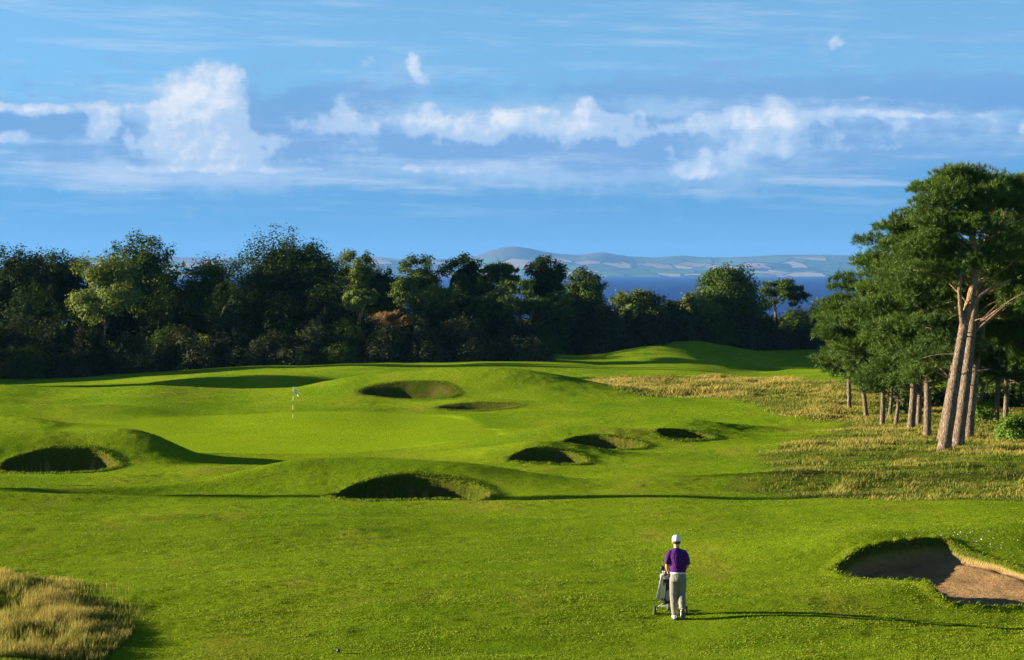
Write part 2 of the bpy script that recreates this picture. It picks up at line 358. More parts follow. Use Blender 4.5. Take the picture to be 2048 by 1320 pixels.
# ------------------------------------------------------------------ materials
def new_mat(name):
    m = bpy.data.materials.new(name); m.use_nodes = True
    nt = m.node_tree; b = nt.nodes['Principled BSDF']
    b.inputs['Specular IOR Level'].default_value = .2
    return m, nt, b
def attr(nt, name):
    n = nt.nodes.new('ShaderNodeAttribute'); n.attribute_name = name; return G(nt, n.outputs['Fac'])
def pos(nt):
    n = nt.nodes.new('ShaderNodeNewGeometry'); return G(nt, n.outputs['Position'])
def objco(nt):
    n = nt.nodes.new('ShaderNodeTexCoord'); return G(nt, n.outputs['Object'])
def bump(nt, b, h, strength, dist):
    n = nt.nodes.new('ShaderNodeBump'); n.inputs['Strength'].default_value = strength; n.inputs['Distance'].default_value = dist
    nt.links.new(h.o, n.inputs['Height'])
    if b is not None: nt.links.new(n.outputs[0], b.inputs['Normal'])
    return n
def turf_mat():
    m, nt, b = new_mat('turf'); p = pos(nt)
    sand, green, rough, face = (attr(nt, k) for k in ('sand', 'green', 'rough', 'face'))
    sc = gvm(nt, 'MULTIPLY', p, (1, .45, 1))
    big = gnoise(nt, sc, .16, 4, .6); mid = gnoise(nt, sc, .9, 5, .65); fine = gnoise(nt, p, 9, 4, .7); tiny = gnoise(nt, p, 38, 3, .7)
    c = gmix(nt, big.step(.36, .64), TURF_A, TURF_B)
    c = gmix(nt, mid.step(.48, .72) * .55, c, TURF_C)
    c = gmix(nt, (fine * .6 + mid * .4).step(.56, .70) * .55, c, TURF_DRY)
    c = gmix(nt, gnoise(nt, sc, .33, 5, .65).step(.54, .68) * .5, c, TURF_DRY)
    c = gmix(nt, tiny.step(.48, .66) * .55, c, TURF_DARK); c = gmix(nt, gnoise(nt, p, 17, 4, .75).step(.52, .68) * .5, c, TURF_DARK)
    g = gmix(nt, gnoise(nt, gvm(nt, 'MULTIPLY', p, (.35, .12, 1)), 1.0, 3).step(.35, .65), GREEN_A, GREEN_B)
    c = gmix(nt, green, c, g)
    r = gmix(nt, mid.step(.35, .65), ROUGH_A, ROUGH_B); r = gmix(nt, fine.step(.45, .7) * .6, r, TURF_DARK)
    c = gmix(nt, rough, c, r)
    fc = gmix(nt, (fine * .5 + mid * .5).step(.44, .58), (.03, .045, .006), FACE_EARTH_SHADE)  # earth and turf of the faces, painted darker to deepen shade in the pits
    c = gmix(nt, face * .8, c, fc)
    ripple = gnoise(nt, p, 30, 3, .7)
    s = gmix(nt, mid.step(.3, .7), SAND_A, SAND_B); s = gmix(nt, fine.step(.5, .8) * .4, s, FACE_EARTH_SHADE)
    c = gmix(nt, sand, c, s)
    nt.links.new(c.o, b.inputs['Base Color']); b.inputs['Roughness'].default_value = .95; b.inputs['Specular IOR Level'].default_value = 0
    wv = nt.nodes.new('ShaderNodeTexWave'); wv.inputs['Scale'].default_value = 4.0; wv.inputs['Distortion'].default_value = 3.5; wv.inputs['Detail'].default_value = 2
    wv.inputs['Detail Scale'].default_value = .6
    rot = nt.nodes.new('ShaderNodeVectorRotate'); rot.inputs['Angle'].default_value = 1.1; nt.links.new(p.o, rot.inputs['Vector']); nt.links.new(rot.outputs[0], wv.inputs['Vector'])
    hs = G(nt, wv.outputs['Fac']) * gnoise(nt, p, .8, 2).step(.45, .65) * .35 + ripple * .45 + gnoise(nt, p, 7, 2, .5) * .7
    hg = gnoise(nt, p, 14, 5, .75) + gnoise(nt, p, 3.2, 3, .6) * .9
    k = green.m('MULTIPLY_ADD', -.72, 1.0)
    h = hg * k * (sand.m('MULTIPLY_ADD', -1.0, 1.0)) + hs * sand * .7
    bump(nt, b, h, 1.0, TURF_BUMP)
    return m
TURF_A, TURF_B, TURF_C = (.150, .25, .008), (.218, .305, .011), (.105, .21, .007)
TURF_DRY, TURF_DARK = (.30, .27, .035), (.05, .095, .004)
GREEN_A, GREEN_B = (.212, .30, .008), (.185, .28, .008)
ROUGH_A, ROUGH_B = (.17, .18, .025), (.085, .13, .010)
FACE_EARTH_SHADE = (.085, .05, .022); SAND_A, SAND_B = (.32, .20, .092), (.235, .145, .066)
TURF_BUMP = .13
TURF = turf_mat()

# ------------------------------------------------------------------ ground sheet
def build_ground():
    ys = np.concatenate([np.linspace(-30, 26, 30), np.arange(27, 33, .5), np.arange(33, 54, .075), np.arange(54, 112, .105), np.arange(112, 152, .16),
                         np.arange(152, 235, .35), np.arange(235, 330, .9), np.arange(331, 460, 4.), np.arange(470, 1700, 30.)])
    t = np.concatenate([np.linspace(-1.6, -.33, 26)[:-1], np.linspace(-.33, -.275, 30)[:-1], np.linspace(-.275, .275, 720), np.linspace(.275, .33, 30)[1:], np.linspace(.33, 1.6, 26)[1:]])
    Yg, T = np.meshgrid(ys, t, indexing='ij')
    Xg = T * np.maximum(np.abs(Yg), 24.0) * np.where(np.abs(T) > .33, 1.0, 1.0)
    z, sand, face = ground(Xg.ravel(), Yg.ravel(), True)
    x, y = Xg.ravel(), Yg.ravel()
    green = green_mask(x, y)
    rough = np.zeros(len(x))
    for poly in (ROUGH_NEAR, ROUGH_RIGHT, ROUGH_FAR):
        mb = (x > poly[:, 0].min() - 4) & (x < poly[:, 0].max() + 4) & (y > poly[:, 1].min() - 4) & (y < poly[:, 1].max() + 4)
        d = sdf(poly, x[mb], y[mb]) + 1.2 * fbm(x[mb] / 1.6, y[mb] / 2.2, 3, 61)
        rough[mb] = np.maximum(rough[mb], sstep(.3, -.5, d))
    rough = np.maximum(rough, sstep(232, 243, y + 4 * fbm(x / 6, y / 6, 2, 5)) * (1 - sstep(.02, -.02, (np.abs(x - wx(1420, 262)) / 22) - 1) * sstep(292, 286, y)) * .85)
    n, k = Yg.shape
    idx = np.arange(n * k).reshape(n, k)
    f = np.stack([idx[:-1, :-1], idx[:-1, 1:], idx[1:, 1:], idx[1:, :-1]], -1).reshape(-1, 4)
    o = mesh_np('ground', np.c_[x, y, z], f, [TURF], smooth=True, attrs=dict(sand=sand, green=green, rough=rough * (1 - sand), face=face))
    return tag(o, kind='structure')
GROUND = build_ground()
# ------------------------------------------------------------------ sea, far coast
def sea_mat():
    m, nt, b = new_mat('sea_water'); p = pos(nt)
    q = gvm(nt, 'MULTIPLY', p, (.02, .006, 0))
    c = gmix(nt, gnoise(nt, q, 1.0, 4).step(.35, .7), (.006, .045, .20), (.010, .065, .26))
    nt.links.new(c.o, b.inputs['Base Color']); b.inputs['Roughness'].default_value = .55; b.inputs['Specular IOR Level'].default_value = .08
    bump(nt, b, gnoise(nt, gvm(nt, 'MULTIPLY', p, (.25, .12, 0)), 1.0, 4), 1.0, 1.2)
    return m
def build_sea():
    ys = np.array([700, 1500, 3000, 6000, 12000, 18300.]); xs = np.linspace(-10500, 10500, 9)
    X, Y = np.meshgrid(xs, ys); i = np.arange(X.size).reshape(X.shape)
    f = np.stack([i[:-1, :-1], i[:-1, 1:], i[1:, 1:], i[1:, :-1]], -1).reshape(-1, 4)
    tag(mesh_np('sea', np.c_[X.ravel(), Y.ravel(), np.full(X.size, -26.)], f, [sea_mat()]), kind='structure')
build_sea()
RIDGE = np.array([(-600,516),(0,517),(340,514),(420,517),(760,514),(800,519),(880,519),(945,514),(965,508),(985,500),(1005,495),(1030,493),(1055,496),(1085,503),(1120,508),(1160,510),(1185,506),(1205,504.5),(1225,508),(1260,513),(1310,515),
  (1365,511),(1400,514),(1450,515),(1520,512),(1560,509.5),(1640,509.5),(1720,511),(2048,514),(2700,516)], float)
def hill_mat():
    m, nt, b = new_mat('hill_fields'); p = pos(nt)
    q = gvm(nt, 'MULTIPLY', p, (.53, .24, 0))
    w = gvm(nt, 'ADD', q, gvm(nt, 'MULTIPLY', gnoise(nt, q, .0018, 3, out=1), (260, 180, 0)))
    v = nt.nodes.new('ShaderNodeTexVoronoi'); v.inputs['Scale'].default_value = .0055; nt.links.new(w.o, v.inputs['Vector'])
    s = nt.nodes.new('ShaderNodeSeparateColor'); nt.links.new(v.outputs['Color'], s.inputs[0])
    r, g2 = G(nt, s.outputs[0]), G(nt, s.outputs[1])
    h = attr(nt, 'high')
    c = gmix(nt, g2.step(.3, .7), (.05, .10, .035), (.09, .16, .05))
    c = gmix(nt, r.step(.62, .64), c, (.36, .29, .18))
    c = gmix(nt, r.step(.86, .88), c, (.26, .18, .12))
    v2 = nt.nodes.new('ShaderNodeTexVoronoi'); v2.feature = 'DISTANCE_TO_EDGE'; v2.inputs['Scale'].default_value = .0055; nt.links.new(w.o, v2.inputs['Vector'])
    hedge = G(nt, v2.outputs['Distance']).step(.05, .03)
    c = gmix(nt, hedge, c, (.02, .045, .018))
    wood = gnoise(nt, q, .004, 4).step(.58, .62)
    c = gmix(nt, wood, c, (.02, .045, .02))
    c = gmix(nt, h, c, (.085, .085, .05))
    nt.links.new(c.o, b.inputs['Base Color']); b.inputs['Roughness'].default_value = 1; b.inputs['Specular IOR Level'].default_value = 0
    return m
def build_hills():
    ys = np.concatenate([np.linspace(18000, 21000, 70), np.linspace(21060, 23000, 40)]); t = np.linspace(-.45, .45, 420)
    Y, T = np.meshgrid(ys, t, indexing='ij'); X = T * Y
    px = 1024 + T * F
    top = np.interp(px, RIDGE[:, 0], RIDGE[:, 1])
    base = np.minimum(np.interp(px, RIDGE[:, 0], np.convolve(np.pad(RIDGE[:, 1], 6, 'edge'), np.ones(13) / 13, 'valid')), 525) * 0 + 519.0
    H = (545 - top) / F * 21000 + 36; Hb = (545 - base) / F * 21000 + 36
    s = np.clip((Y - 18000) / 3000, 0, 1)
    low = Hb * (.03 + .97 * s ** 1.15) * (1 + .45 * fbm(X / 1700, Y / 1000, 3, 5) * np.sin(np.pi * s))
    peak = (H - Hb) * np.exp(-.5 * ((Y - 21000) / 700) ** 2)
    z = -26 + low * np.where(Y > 21000, np.clip(1 - (Y - 21000) / 5000, 0, 1), 1) + peak
    z[0] = -30
    f_i = np.arange(Y.size).reshape(Y.shape)
    f = np.stack([f_i[:-1, :-1], f_i[:-1, 1:], f_i[1:, 1:], f_i[1:, :-1]], -1).reshape(-1, 4)
    high = sstep(130, 190, z)
    tag(mesh_np('hills', np.c_[X.ravel(), Y.ravel(), z.ravel()], f, [hill_mat()], smooth=True, attrs=dict(high=high.ravel())), kind='structure')
build_hills()

# ------------------------------------------------------------------ foliage toolkit
def leaf_mat(name, a, b_, trans=.22, gloss=.05):
    m = bpy.data.materials.new(name); m.use_nodes = True; nt = m.node_tree
    pb = nt.nodes['Principled BSDF']; out = nt.nodes['Material Output']
    t = attr(nt, 'tone'); c = gmix(nt, t, a, b_)
    oi = nt.nodes.new('ShaderNodeObjectInfo'); c = gmix(nt, G(nt, oi.outputs['Random']) * .35, c, tuple(.7 * v for v in a))
    nt.links.new(c.o, pb.inputs['Base Color']); pb.inputs['Roughness'].default_value = .55; pb.inputs['Specular IOR Level'].default_value = gloss
    tr = nt.nodes.new('ShaderNodeBsdfTranslucent')
    c2 = gmix(nt, 1.0, c, (1.25, 1.15, .5), 'MULTIPLY'); nt.links.new(c2.o, tr.inputs[0])
    mx = nt.nodes.new('ShaderNodeMixShader'); mx.inputs[0].default_value = trans
    nt.links.new(pb.outputs[0], mx.inputs[1]); nt.links.new(tr.outputs[0], mx.inputs[2]); nt.links.new(mx.outputs[0], out.inputs[0])
    return m
L_DARK = leaf_mat('leaves_dark', (.017, .038, .006), (.050, .090, .010))
L_MID = leaf_mat('leaves_mid', (.034, .066, .010), (.10, .15, .018))
L_PALE = leaf_mat('leaves_pale', (.09, .14, .025), (.20, .24, .045))
L_GREY = leaf_mat('leaves_grey', (.024, .036, .014), (.085, .10, .034), .12, .03)
L_PINE = leaf_mat('pine_needles', (.034, .078, .010), (.105, .17, .016), .18, .2)
L_SHRUB = leaf_mat('leaves_bright', (.08, .16, .02), (.17, .27, .03))
def bark_mat(name, lo, hi, z0, z1):
    m, nt, b = new_mat(name); p = objco(nt)
    sp = nt.nodes.new('ShaderNodeSeparateXYZ'); nt.links.new(p.o, sp.inputs[0]); z = G(nt, sp.outputs[2])
    st = gvm(nt, 'MULTIPLY', gvm(nt, 'ADD', p, gvm(nt, 'MULTIPLY', gnoise(nt, p, 4, 3, out=1), (.25, .25, .5))), (1, 1, .16))
    v = nt.nodes.new('ShaderNodeTexVoronoi'); v.feature = 'DISTANCE_TO_EDGE'; v.inputs['Scale'].default_value = 13; nt.links.new(st.o, v.inputs['Vector'])
    crack = G(nt, v.outputs['Distance']).step(.02, .16)
    n = gnoise(nt, st, 9, 5, .7)
    c = gmix(nt, z.step(z0, z1), lo, hi)
    c = gmix(nt, n.step(.35, .7) * .5, c, (.30, .25, .20))
    c = gmix(nt, crack.m('MULTIPLY_ADD', -.55, .55), c, (.05, .035, .025))
    nt.links.new(c.o, b.inputs['Base Color']); b.inputs['Roughness'].default_value = .9; b.inputs['Specular IOR Level'].default_value = .05
    bump(nt, b, crack * .8 + n * .6, .9, .05)
    return m
B_PINE = bark_mat('pine_bark', (.21, .15, .10), (.38, .22, .10), 4.0, 8.5)
B_TREE = bark_mat('tree_bark', (.11, .085, .06), (.14, .11, .08), 1, 6)
def tube(P, rad, sides=8, wob=0, seed=0):
    P = np.asarray(P, float); n = len(P); rad = np.broadcast_to(rad, n)
    T = np.gradient(P, axis=0); T /= np.linalg.norm(T, axis=1, keepdims=True) + 1e-9
    ref = np.array([1., .13, .07]); A = np.cross(T, ref); bad = np.linalg.norm(A, axis=1) < .2
    A[bad] = np.cross(T[bad], [0, 1, 0]); A /= np.linalg.norm(A, axis=1, keepdims=True); B = np.cross(T, A)
    th = np.linspace(0, 2 * np.pi, sides, endpoint=False)
    r = rad[:, None] * (1 + (wob * np.random.default_rng(seed).normal(size=(n, sides)) if wob else 0))
    V = P[:, None] + r[..., None] * (np.cos(th)[None, :, None] * A[:, None] + np.sin(th)[None, :, None] * B[:, None])
    V = V.reshape(-1, 3); i = np.arange(n * sides).reshape(n, sides)
    f = np.stack([i[:-1], np.roll(i[:-1], -1, 1), np.roll(i[1:], -1, 1), i[1:]], -1).reshape(-1, 4)
    V = np.vstack([V, P[-1:]])
    cap = np.stack([i[-1], np.roll(i[-1], -1), np.full(sides, len(V) - 1), np.full(sides, len(V) - 1)], -1)[:, :3]
    return V, f, cap
def merge(parts):
    Vs, F4, F3, off = [], [], [], 0
    for V, f, c in parts:
        Vs.append(V); F4.append(f + off); F3.append(c + off); off += len(V)
    return np.vstack(Vs), [np.vstack(F4), np.vstack(F3)]
def curve(a, b, bend, n=7):
    t = np.linspace(0, 1, n)[:, None]; return a * (1 - t) + b * t + bend * (4 * t * (1 - t))
def unit(v): return v / (np.linalg.norm(v, axis=-1, keepdims=True) + 1e-9)
def leaves(C, out, size, g, tone, shape=.45, jit=.34):
    """diamond leaves at C facing roughly along out"""
    n = len(C); N = unit(unit(out) + jit * g.normal(size=(n, 3)))
    T = unit(np.cross(N, g.normal(size=(n, 3)))); B = np.cross(N, T)
    L = size * g.uniform(.6, 1.25, (n, 1)); W = L * shape
    V = np.stack([C - T * L * .5, C + B * W + N * L * .12, C + T * L * .5, C - B * W + N * L * .12], 1).reshape(-1, 3)
    f = np.arange(4 * n).reshape(n, 4)
    return V, f, np.repeat(tone, 4)
def crown_points(g, c, rx, ry, rz, nb, br, nclump, nleaf, cr, topsprigs=0, flat=.0):
    """leaf positions gathered in clumps on boughs that fill an ellipsoid"""
    d = unit(g.normal(size=(nb, 3))); d[:, 2] = np.where(d[:, 2] < -.75, -d[:, 2], d[:, 2])
    rad = g.uniform(.3, 1.2, nb) ** .5 * .82
    bc = c + d * rad[:, None] * np.array([rx, ry, rz])
    brs = br * g.uniform(.65, 1.25, nb)
    cd_ = unit(g.normal(size=(nb, nclump, 3))); cd_[..., 2] = np.abs(cd_[..., 2]) * np.where(g.random((nb, nclump)) < .75, 1, -1)
    cc = bc[:, None] + cd_ * (brs[:, None, None] * g.uniform(.55, 1.08, (nb, nclump, 1))) * np.array([1, 1, .8])
    cc = cc.reshape(-1, 3); co = (cd_ + d[:, None] * .6).reshape(-1, 3)
    keep = g.random(len(cc)) > flat; cc, co = cc[keep], co[keep]
    if topsprigs:
        a = g.uniform(0, 2 * np.pi, topsprigs); q = np.sqrt(g.random(topsprigs)) * .9
        b0 = c + np.c_[np.cos(a) * q * rx, np.sin(a) * q * ry, rz * 1.08 * np.sqrt(1 - q * q * .9)]
        hgt = g.uniform(.3, 1.0, topsprigs) * br * .9; k = 6
        s = b0[:, None] + np.linspace(0, 1, k)[None, :, None] * hgt[:, None, None] * unit(np.c_[np.cos(a) * q * .7, np.sin(a) * q * .7, np.ones(topsprigs)])[:, None]
        cc = np.vstack([cc, s.reshape(-1, 3)]); co = np.vstack([co, np.tile([0, 0, 1.], (topsprigs * k, 1))])
    tone_c = np.clip(g.normal(.45, .25, len(cc)), 0, 1)
    P = cc[:, None] + g.normal(size=(len(cc), nleaf, 3)) * cr * np.array([1, 1, .7])
    O = np.repeat(co[:, None], nleaf, 1) + .5 * (P - cc[:, None]) / cr + np.array([0, 0, .4])
    tone = np.clip(np.repeat(tone_c, nleaf) + g.normal(0, .15, P.shape[0] * nleaf), 0, 1)
    return P.reshape(-1, 3), O.reshape(-1, 3), tone, bc
def blob(c, rx, ry, rz, g, k=14, rough=.18):
    """lumpy closed solid added inside a crown to block light and keep it dark"""
    u, v = np.meshgrid(np.linspace(0, 2 * np.pi, 2 * k, endpoint=False), np.linspace(-np.pi / 2, np.pi / 2, k))
    D = np.c_[(np.cos(u) * np.cos(v)).ravel(), (np.sin(u) * np.cos(v)).ravel(), np.sin(v).ravel()]
    s = g.uniform(0, 100)
    r = 1 + rough * 2 * (vnoise(D[:, 0] * 2.3 + s, D[:, 2] * 2.3 + D[:, 1] * 1.7) + vnoise(D[:, 1] * 4 + s, D[:, 2] * 4 - D[:, 0] * 3) * .5)
    V = c + D * r[:, None] * np.array([rx, ry, rz]); i = np.arange(len(V)).reshape(k, 2 * k)
    f = np.stack([i[:-1], np.roll(i[:-1], -1, 1), np.roll(i[1:], -1, 1), i[1:]], -1).reshape(-1, 4)
    return V, f
def broadleaf(px, top, bot, half, Y, mat, seed, label, nb=20, leaf=.30, nclump=56, nleaf=17, sprigs=14, name='broadleaf_tree', cat='tree', group=None, flat=.1, core=.62, trunk_r=.28, px_base=None, sub=1.0):
    g = np.random.default_rng(seed); mp = Y / F
    x, _, zt = at(px, top, Y); _, _, zb = at(px, bot, Y)
    bx = wx(px_base, Y) if px_base else x
    z0 = gz(bx, Y) - .15; root = empty(name, (bx, Y, z0)); tag(root, label, cat, group)
    rx = half * mp; rz = (zt - zb) / 2 ; c = np.array([x - bx, 0, (zt + zb) / 2 - z0]); ry = rx * .85
    rx *= 1.12; br = .36 * min(rx, rz * 1.1)
    c[2] -= rz * .02
    P, O, tone, bc = crown_points(g, c, rx * .93, ry * .93, rz * .84, nb, br, nclump, nleaf, br * .17 + .10, sprigs, flat)
    V, f, tn = leaves(P, O, leaf, g, tone)
    if core:
        CV, cf = blob(c, rx * core, ry * core, rz * core, g); f = np.vstack([f, cf + len(V)]); V = np.vstack([V, CV]); tn = np.r_[tn, np.full(len(CV), .1)]  # dark solid core, added to stop light passing through the crown
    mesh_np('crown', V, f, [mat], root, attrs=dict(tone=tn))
    tp = [tube(curve(np.array([0, 0, -.2]), c + [0, 0, rz * .3], np.array([g.normal(0, .15), 0, 0]), 8), np.linspace(trunk_r, trunk_r * .35, 8), 9)]
    for k in g.permutation(nb)[:10]:
        a = np.array([0, 0, 0]) + (c + [0, 0, -rz * .2]) * g.uniform(.45, .95)
        tp.append(tube(curve(a, bc[k], np.array([0, 0, .15 * rz]), 6), np.linspace(trunk_r * .4, .03, 6), 6))
    TV, tf = merge(tp); mesh_np('trunk', TV, tf, [B_TREE], root, smooth=True)
    return root
def shrub(px, top, half, Y, mat, seed, label, bot=None, leaf=.30, group='thicket shrubs along the far edge', name='shrub', dens=1.0, tall=1.0):
    g = np.random.default_rng(seed); mp = Y / F
    x, _, zt = at(px, top, Y); z0 = gz(x, Y) - .3; h = zt - z0; r = half * mp
    n = int(3400 * dens)
    d = unit(g.normal(size=(n // 9, 3))); d[:, 2] = np.abs(d[:, 2]); s = g.uniform(0, 50)
    lump = 1 + .30 * vnoise(d[:, 0] * 3 + s, d[:, 1] * 3 + d[:, 2] * 2.4) + .2 * vnoise(d[:, 0] * 7 + s, d[:, 2] * 7)
    cc = d * (lump * g.uniform(.86, 1.04, len(d)))[:, None] * np.array([r, r * .8, h * .95])
    P = (cc[:, None] + g.normal(size=(len(cc), 9, 3)) * .22 * np.array([1, 1, 1.1])).reshape(-1, 3)
    O = np.repeat(d, 9, 0) + np.array([0, 0, .5]); tone = np.clip(np.repeat(g.normal(.45, .2, len(cc)), 9) + g.normal(0, .15, len(P)), 0, 1)
    V, f, tn = leaves(P, O, leaf, g, tone, .32)
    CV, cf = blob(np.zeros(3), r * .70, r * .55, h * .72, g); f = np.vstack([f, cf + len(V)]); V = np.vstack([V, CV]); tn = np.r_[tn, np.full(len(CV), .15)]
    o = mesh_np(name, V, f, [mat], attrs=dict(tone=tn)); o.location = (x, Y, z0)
    return tag(o, label, 'shrub', group)
def needles(C, out, L, W, K, g, tone):
    """tufts of K long thin needles fanning out at every point"""
    n = len(C); D = unit(unit(out)[:, None] * .75 + g.normal(size=(n, K, 3)) * .55 + np.array([0, 0, .12]))
    S = unit(np.cross(D, g.normal(size=(n, K, 3)))) * (W * g.uniform(.7, 1.3, (n, K, 1)))
    B = C[:, None] + g.normal(size=(n, K, 3)) * L * .18
    V = np.stack([B - S * .5, B + S * .5, B + D * L * g.uniform(.7, 1.2, (n, K, 1))], 2).reshape(-1, 3)
    return V, np.arange(len(V)).reshape(-1, 3), np.repeat(np.clip(np.repeat(tone, K) + g.normal(0, .12, n * K), 0, 1), 3)
def pine(base, trunk_px, Y, pads_env, seed, label, r0, npads=60, tuft=60, K=17, L=.24, W=.034, prad=(.7, 1.2), group='scots pines in the clump on the right', limbs=None, dead=6, name='pine_tree', zfrac=.0):
    """trunk_px: the trunk's line as (px, py) upwards; pads_env: ellipsoids (px, py, rx_px, ry_px, weight) the crown fills"""
    g = np.random.default_rng(seed); mp = Y / F
    bx, by = wx(base, Y), Y; z0 = gz(bx, by) - .1
    root = empty(name, (bx, by, z0)); tag(root, label, 'tree', group)
    o3 = np.array([bx, by, z0])
    tl = np.array([np.array(at(px, py, Y)) for px, py in trunk_px]); tl[:, 1] += np.linspace(0, .5, len(tl)) * g.normal(0, .6)
    tl = np.vstack([[bx, by, z0 - .3], tl]) - o3
    tl[1:, 0] += np.cumsum(g.normal(0, .10 if r0 < .25 else .04, len(tl) - 1)); tl[1:, 1] += np.cumsum(g.normal(0, .10, len(tl) - 1))
    # smooth trunk
    t = np.r_[0, np.cumsum(np.linalg.norm(np.diff(tl, axis=0), axis=1))]; tt = np.linspace(0, t[-1], 22)
    tr = np.c_[[np.interp(tt, t, tl[:, k]) for k in range(3)]].T
    for _ in range(2): tr[1:-1] = (tr[:-2] + 2 * tr[1:-1] + tr[2:]) / 4
    rr = r0 * (1 - .62 * (tt / t[-1]) ** 1.1); rr[0] *= 1.45; rr[1] *= 1.12
    tp = [tube(tr, rr, 14, .035, seed)]
    w = np.array([e[4] for e in pads_env], float); w /= w.sum()
    PC, PR, PO = [], [], []
    for (px, py, rx, ry, _), k in zip(pads_env, g.multinomial(npads, w)):
        c = np.array(at(px, py, Y)) - o3
        d = unit(g.normal(size=(k, 3))) * (g.uniform(.25, 1, (k, 1)) ** .5)
        PC.append(c + d * np.array([rx * mp * .9, rx * mp * .75, ry * mp * .9])); PO.append(d)
    PC = np.vstack(PC); PO = np.vstack(PO); PR = g.uniform(*prad, len(PC))
    TC, TO, TT = [], [], []
    for c, o, r in zip(PC, PO, PR):
        k = int(tuft * (r / 1.0) ** 2)
        d = unit(g.normal(size=(k, 3))); d[:, 2] = np.where(g.random(k) < .78, np.abs(d[:, 2]), d[:, 2])
        sub = unit(g.normal(size=(7, 3))) * .45                     # a pad is a few smaller cushions
        p = sub[g.integers(0, 7, k)] + d * g.uniform(.5, .72, (k, 1))
        TC.append(c + p * np.array([r, r, r * .42])); TO.append(d + np.array([0, 0, .7]) + .4 * o); TT.append(np.full(k, np.clip(g.normal(.45, .18), 0, 1)))
    V, f, tn = needles(np.vstack(TC), np.vstack(TO), L, W, K, g, np.concatenate(TT))
    mesh_np('crown', V, f, [L_PINE], root, attrs=dict(tone=tn))
    zt_ = tr[:, 2]
    for c, r in zip(PC, PR):
        if g.random() < .5: continue
        zs = np.clip(c[2] - g.uniform(.2, .9) * np.hypot(c[0] - np.interp(c[2], zt_, tr[:, 0]), c[1]) - .3, zt_[-1] * (.35 + zfrac), zt_[-1] * .99)
        a = np.array([np.interp(zs, zt_, tr[:, 0]), np.interp(zs, zt_, tr[:, 1]), zs])
        m = np.array([g.normal(0, .25), g.normal(0, .25), g.uniform(-.05, .2) * np.linalg.norm(c - a)])
        tp.append(tube(curve(a, c - [0, 0, r * .2], m, 7), np.linspace(max(.03, r0 * .16), .014, 7), 6))
    for k in range(dead):                                            # bare dead stubs and twigs low on the trunk
        zs = g.uniform(.3, .62) * zt_[-1]; a = np.array([np.interp(zs, zt_, tr[:, 0]), np.interp(zs, zt_, tr[:, 1]), zs])
        th = g.uniform(0, 6.28); l = g.uniform(.5, 2.0)
        tp.append(tube(curve(a, a + l * np.array([math.cos(th), math.sin(th) * .6, g.uniform(-.25, .25)]), np.array([0, 0, .1]), 5), np.linspace(.03, .008, 5), 5))
    for pl, ra, rb in (limbs or []):
        q = np.array([np.array(at(a, b, Y)) - o3 for a, b in pl]); q[:, 1] = np.interp(q[0, 2], zt_, tr[:, 1]) - np.linspace(0, .5, len(q))
        tp.append(tube(q, np.linspace(ra, rb, len(q)), 8))
    TV, tf = merge(tp); mesh_np('trunk', TV, tf, [B_PINE], root, smooth=True)
    return root
# ------------------------------------------------------------------ the belt of trees beyond the course
TB = 'broadleaf trees in the belt beyond the fairway'
def T(px, top, bot, *a, group=TB, **k): return broadleaf(px, top + 10, bot + (26 if bot >= 640 else 0), *a, group=group, **k)
T(18, 488, 660, 75, 262, L_DARK, 1, 'dark bushy tree at the left edge of the belt with pale shoots on top', sprigs=26)
T(112, 496, 650, 62, 268, L_DARK, 2, 'dark tree with wispy top shoots, second from the left in the belt', sprigs=24)
T(282, 464, 660, 66, 259, L_MID, 3, 'tall loose crowned tree standing right behind the pale leaved small tree', sprigs=22, flat=.2, nb=30)
T(212, 500, 650, 66, 247, L_PALE, 4, 'pale leaved small tree in front of the belt with its thin trunk showing', sprigs=16, flat=.3, core=.35, px_base=204, trunk_r=.16, leaf=.30)
T(424, 514, 670, 96, 263, L_MID, 5, 'low spreading bright green tree just left of the biggest dark tree', sprigs=14)
T(575, 457, 670, 96, 264, L_DARK, 6, 'biggest dark dense tree of the belt with a broad rounded top', nb=46, nclump=56, sprigs=16, trunk_r=.45)
T(645, 515, 660, 60, 259, L_DARK, 7, 'dark tree leaning against the right flank of the biggest dark tree', sprigs=8)
T(712, 493, 640, 44, 282, L_PALE, 8, 'light green tree with an upright twiggy top right of the biggest dark tree', sprigs=26, flat=.25)
T(772, 530, 640, 44, 283, L_DARK, 9, 'dark round tree in the gap above the tawny dune grass', sprigs=4)
T(720, 572, 625, 36, 247, L_PALE, 10, 'small sunlit sapling with large pale leaves left of the tawny dune grass', sprigs=12, flat=.35, core=.25, leaf=.30, nb=14, trunk_r=.09)
T(838, 509, 630, 46, 270, L_MID, 11, 'open crowned tree with sky gaps right of the tawny dune grass', sprigs=16, flat=.3, core=.3, nb=22)
T(930, 502, 640, 44, 271, L_DARK, 12, 'pointed dark tree right of the open crowned tree', sprigs=22, flat=.15)
T(862, 562, 650, 50, 261, L_PALE, 13, 'low bright leafy tree spreading below the open crowned tree', sprigs=12)
T(1090, 508, 650, 44, 274, L_DARK, 14, 'feathery topped dark tree under the conical far hill', sprigs=34, flat=.25)
T(1168, 531, 650, 40, 280, L_MID, 15, 'rounded tree with a light rim right of the feathery topped tree', sprigs=12)
T(1276, 576, 640, 60, 286, L_PALE, 16, 'low yellow green bush topped tree standing before the strip of sea', sprigs=18)
T(1452, 525, 650, 70, 282, L_MID, 17, 'rounded tree standing alone against the sea', nb=36, sprigs=12)
T(1400, 575, 650, 38, 276, L_PALE, 18, 'small pale bush like tree at the left foot of the rounded tree by the sea', sprigs=10)
T(1352, 592, 650, 36, 296, L_DARK, 19, 'small dark tree half hidden left of the rounded tree by the sea', sprigs=6)
PB = 'small pines in the belt beyond the fairway'
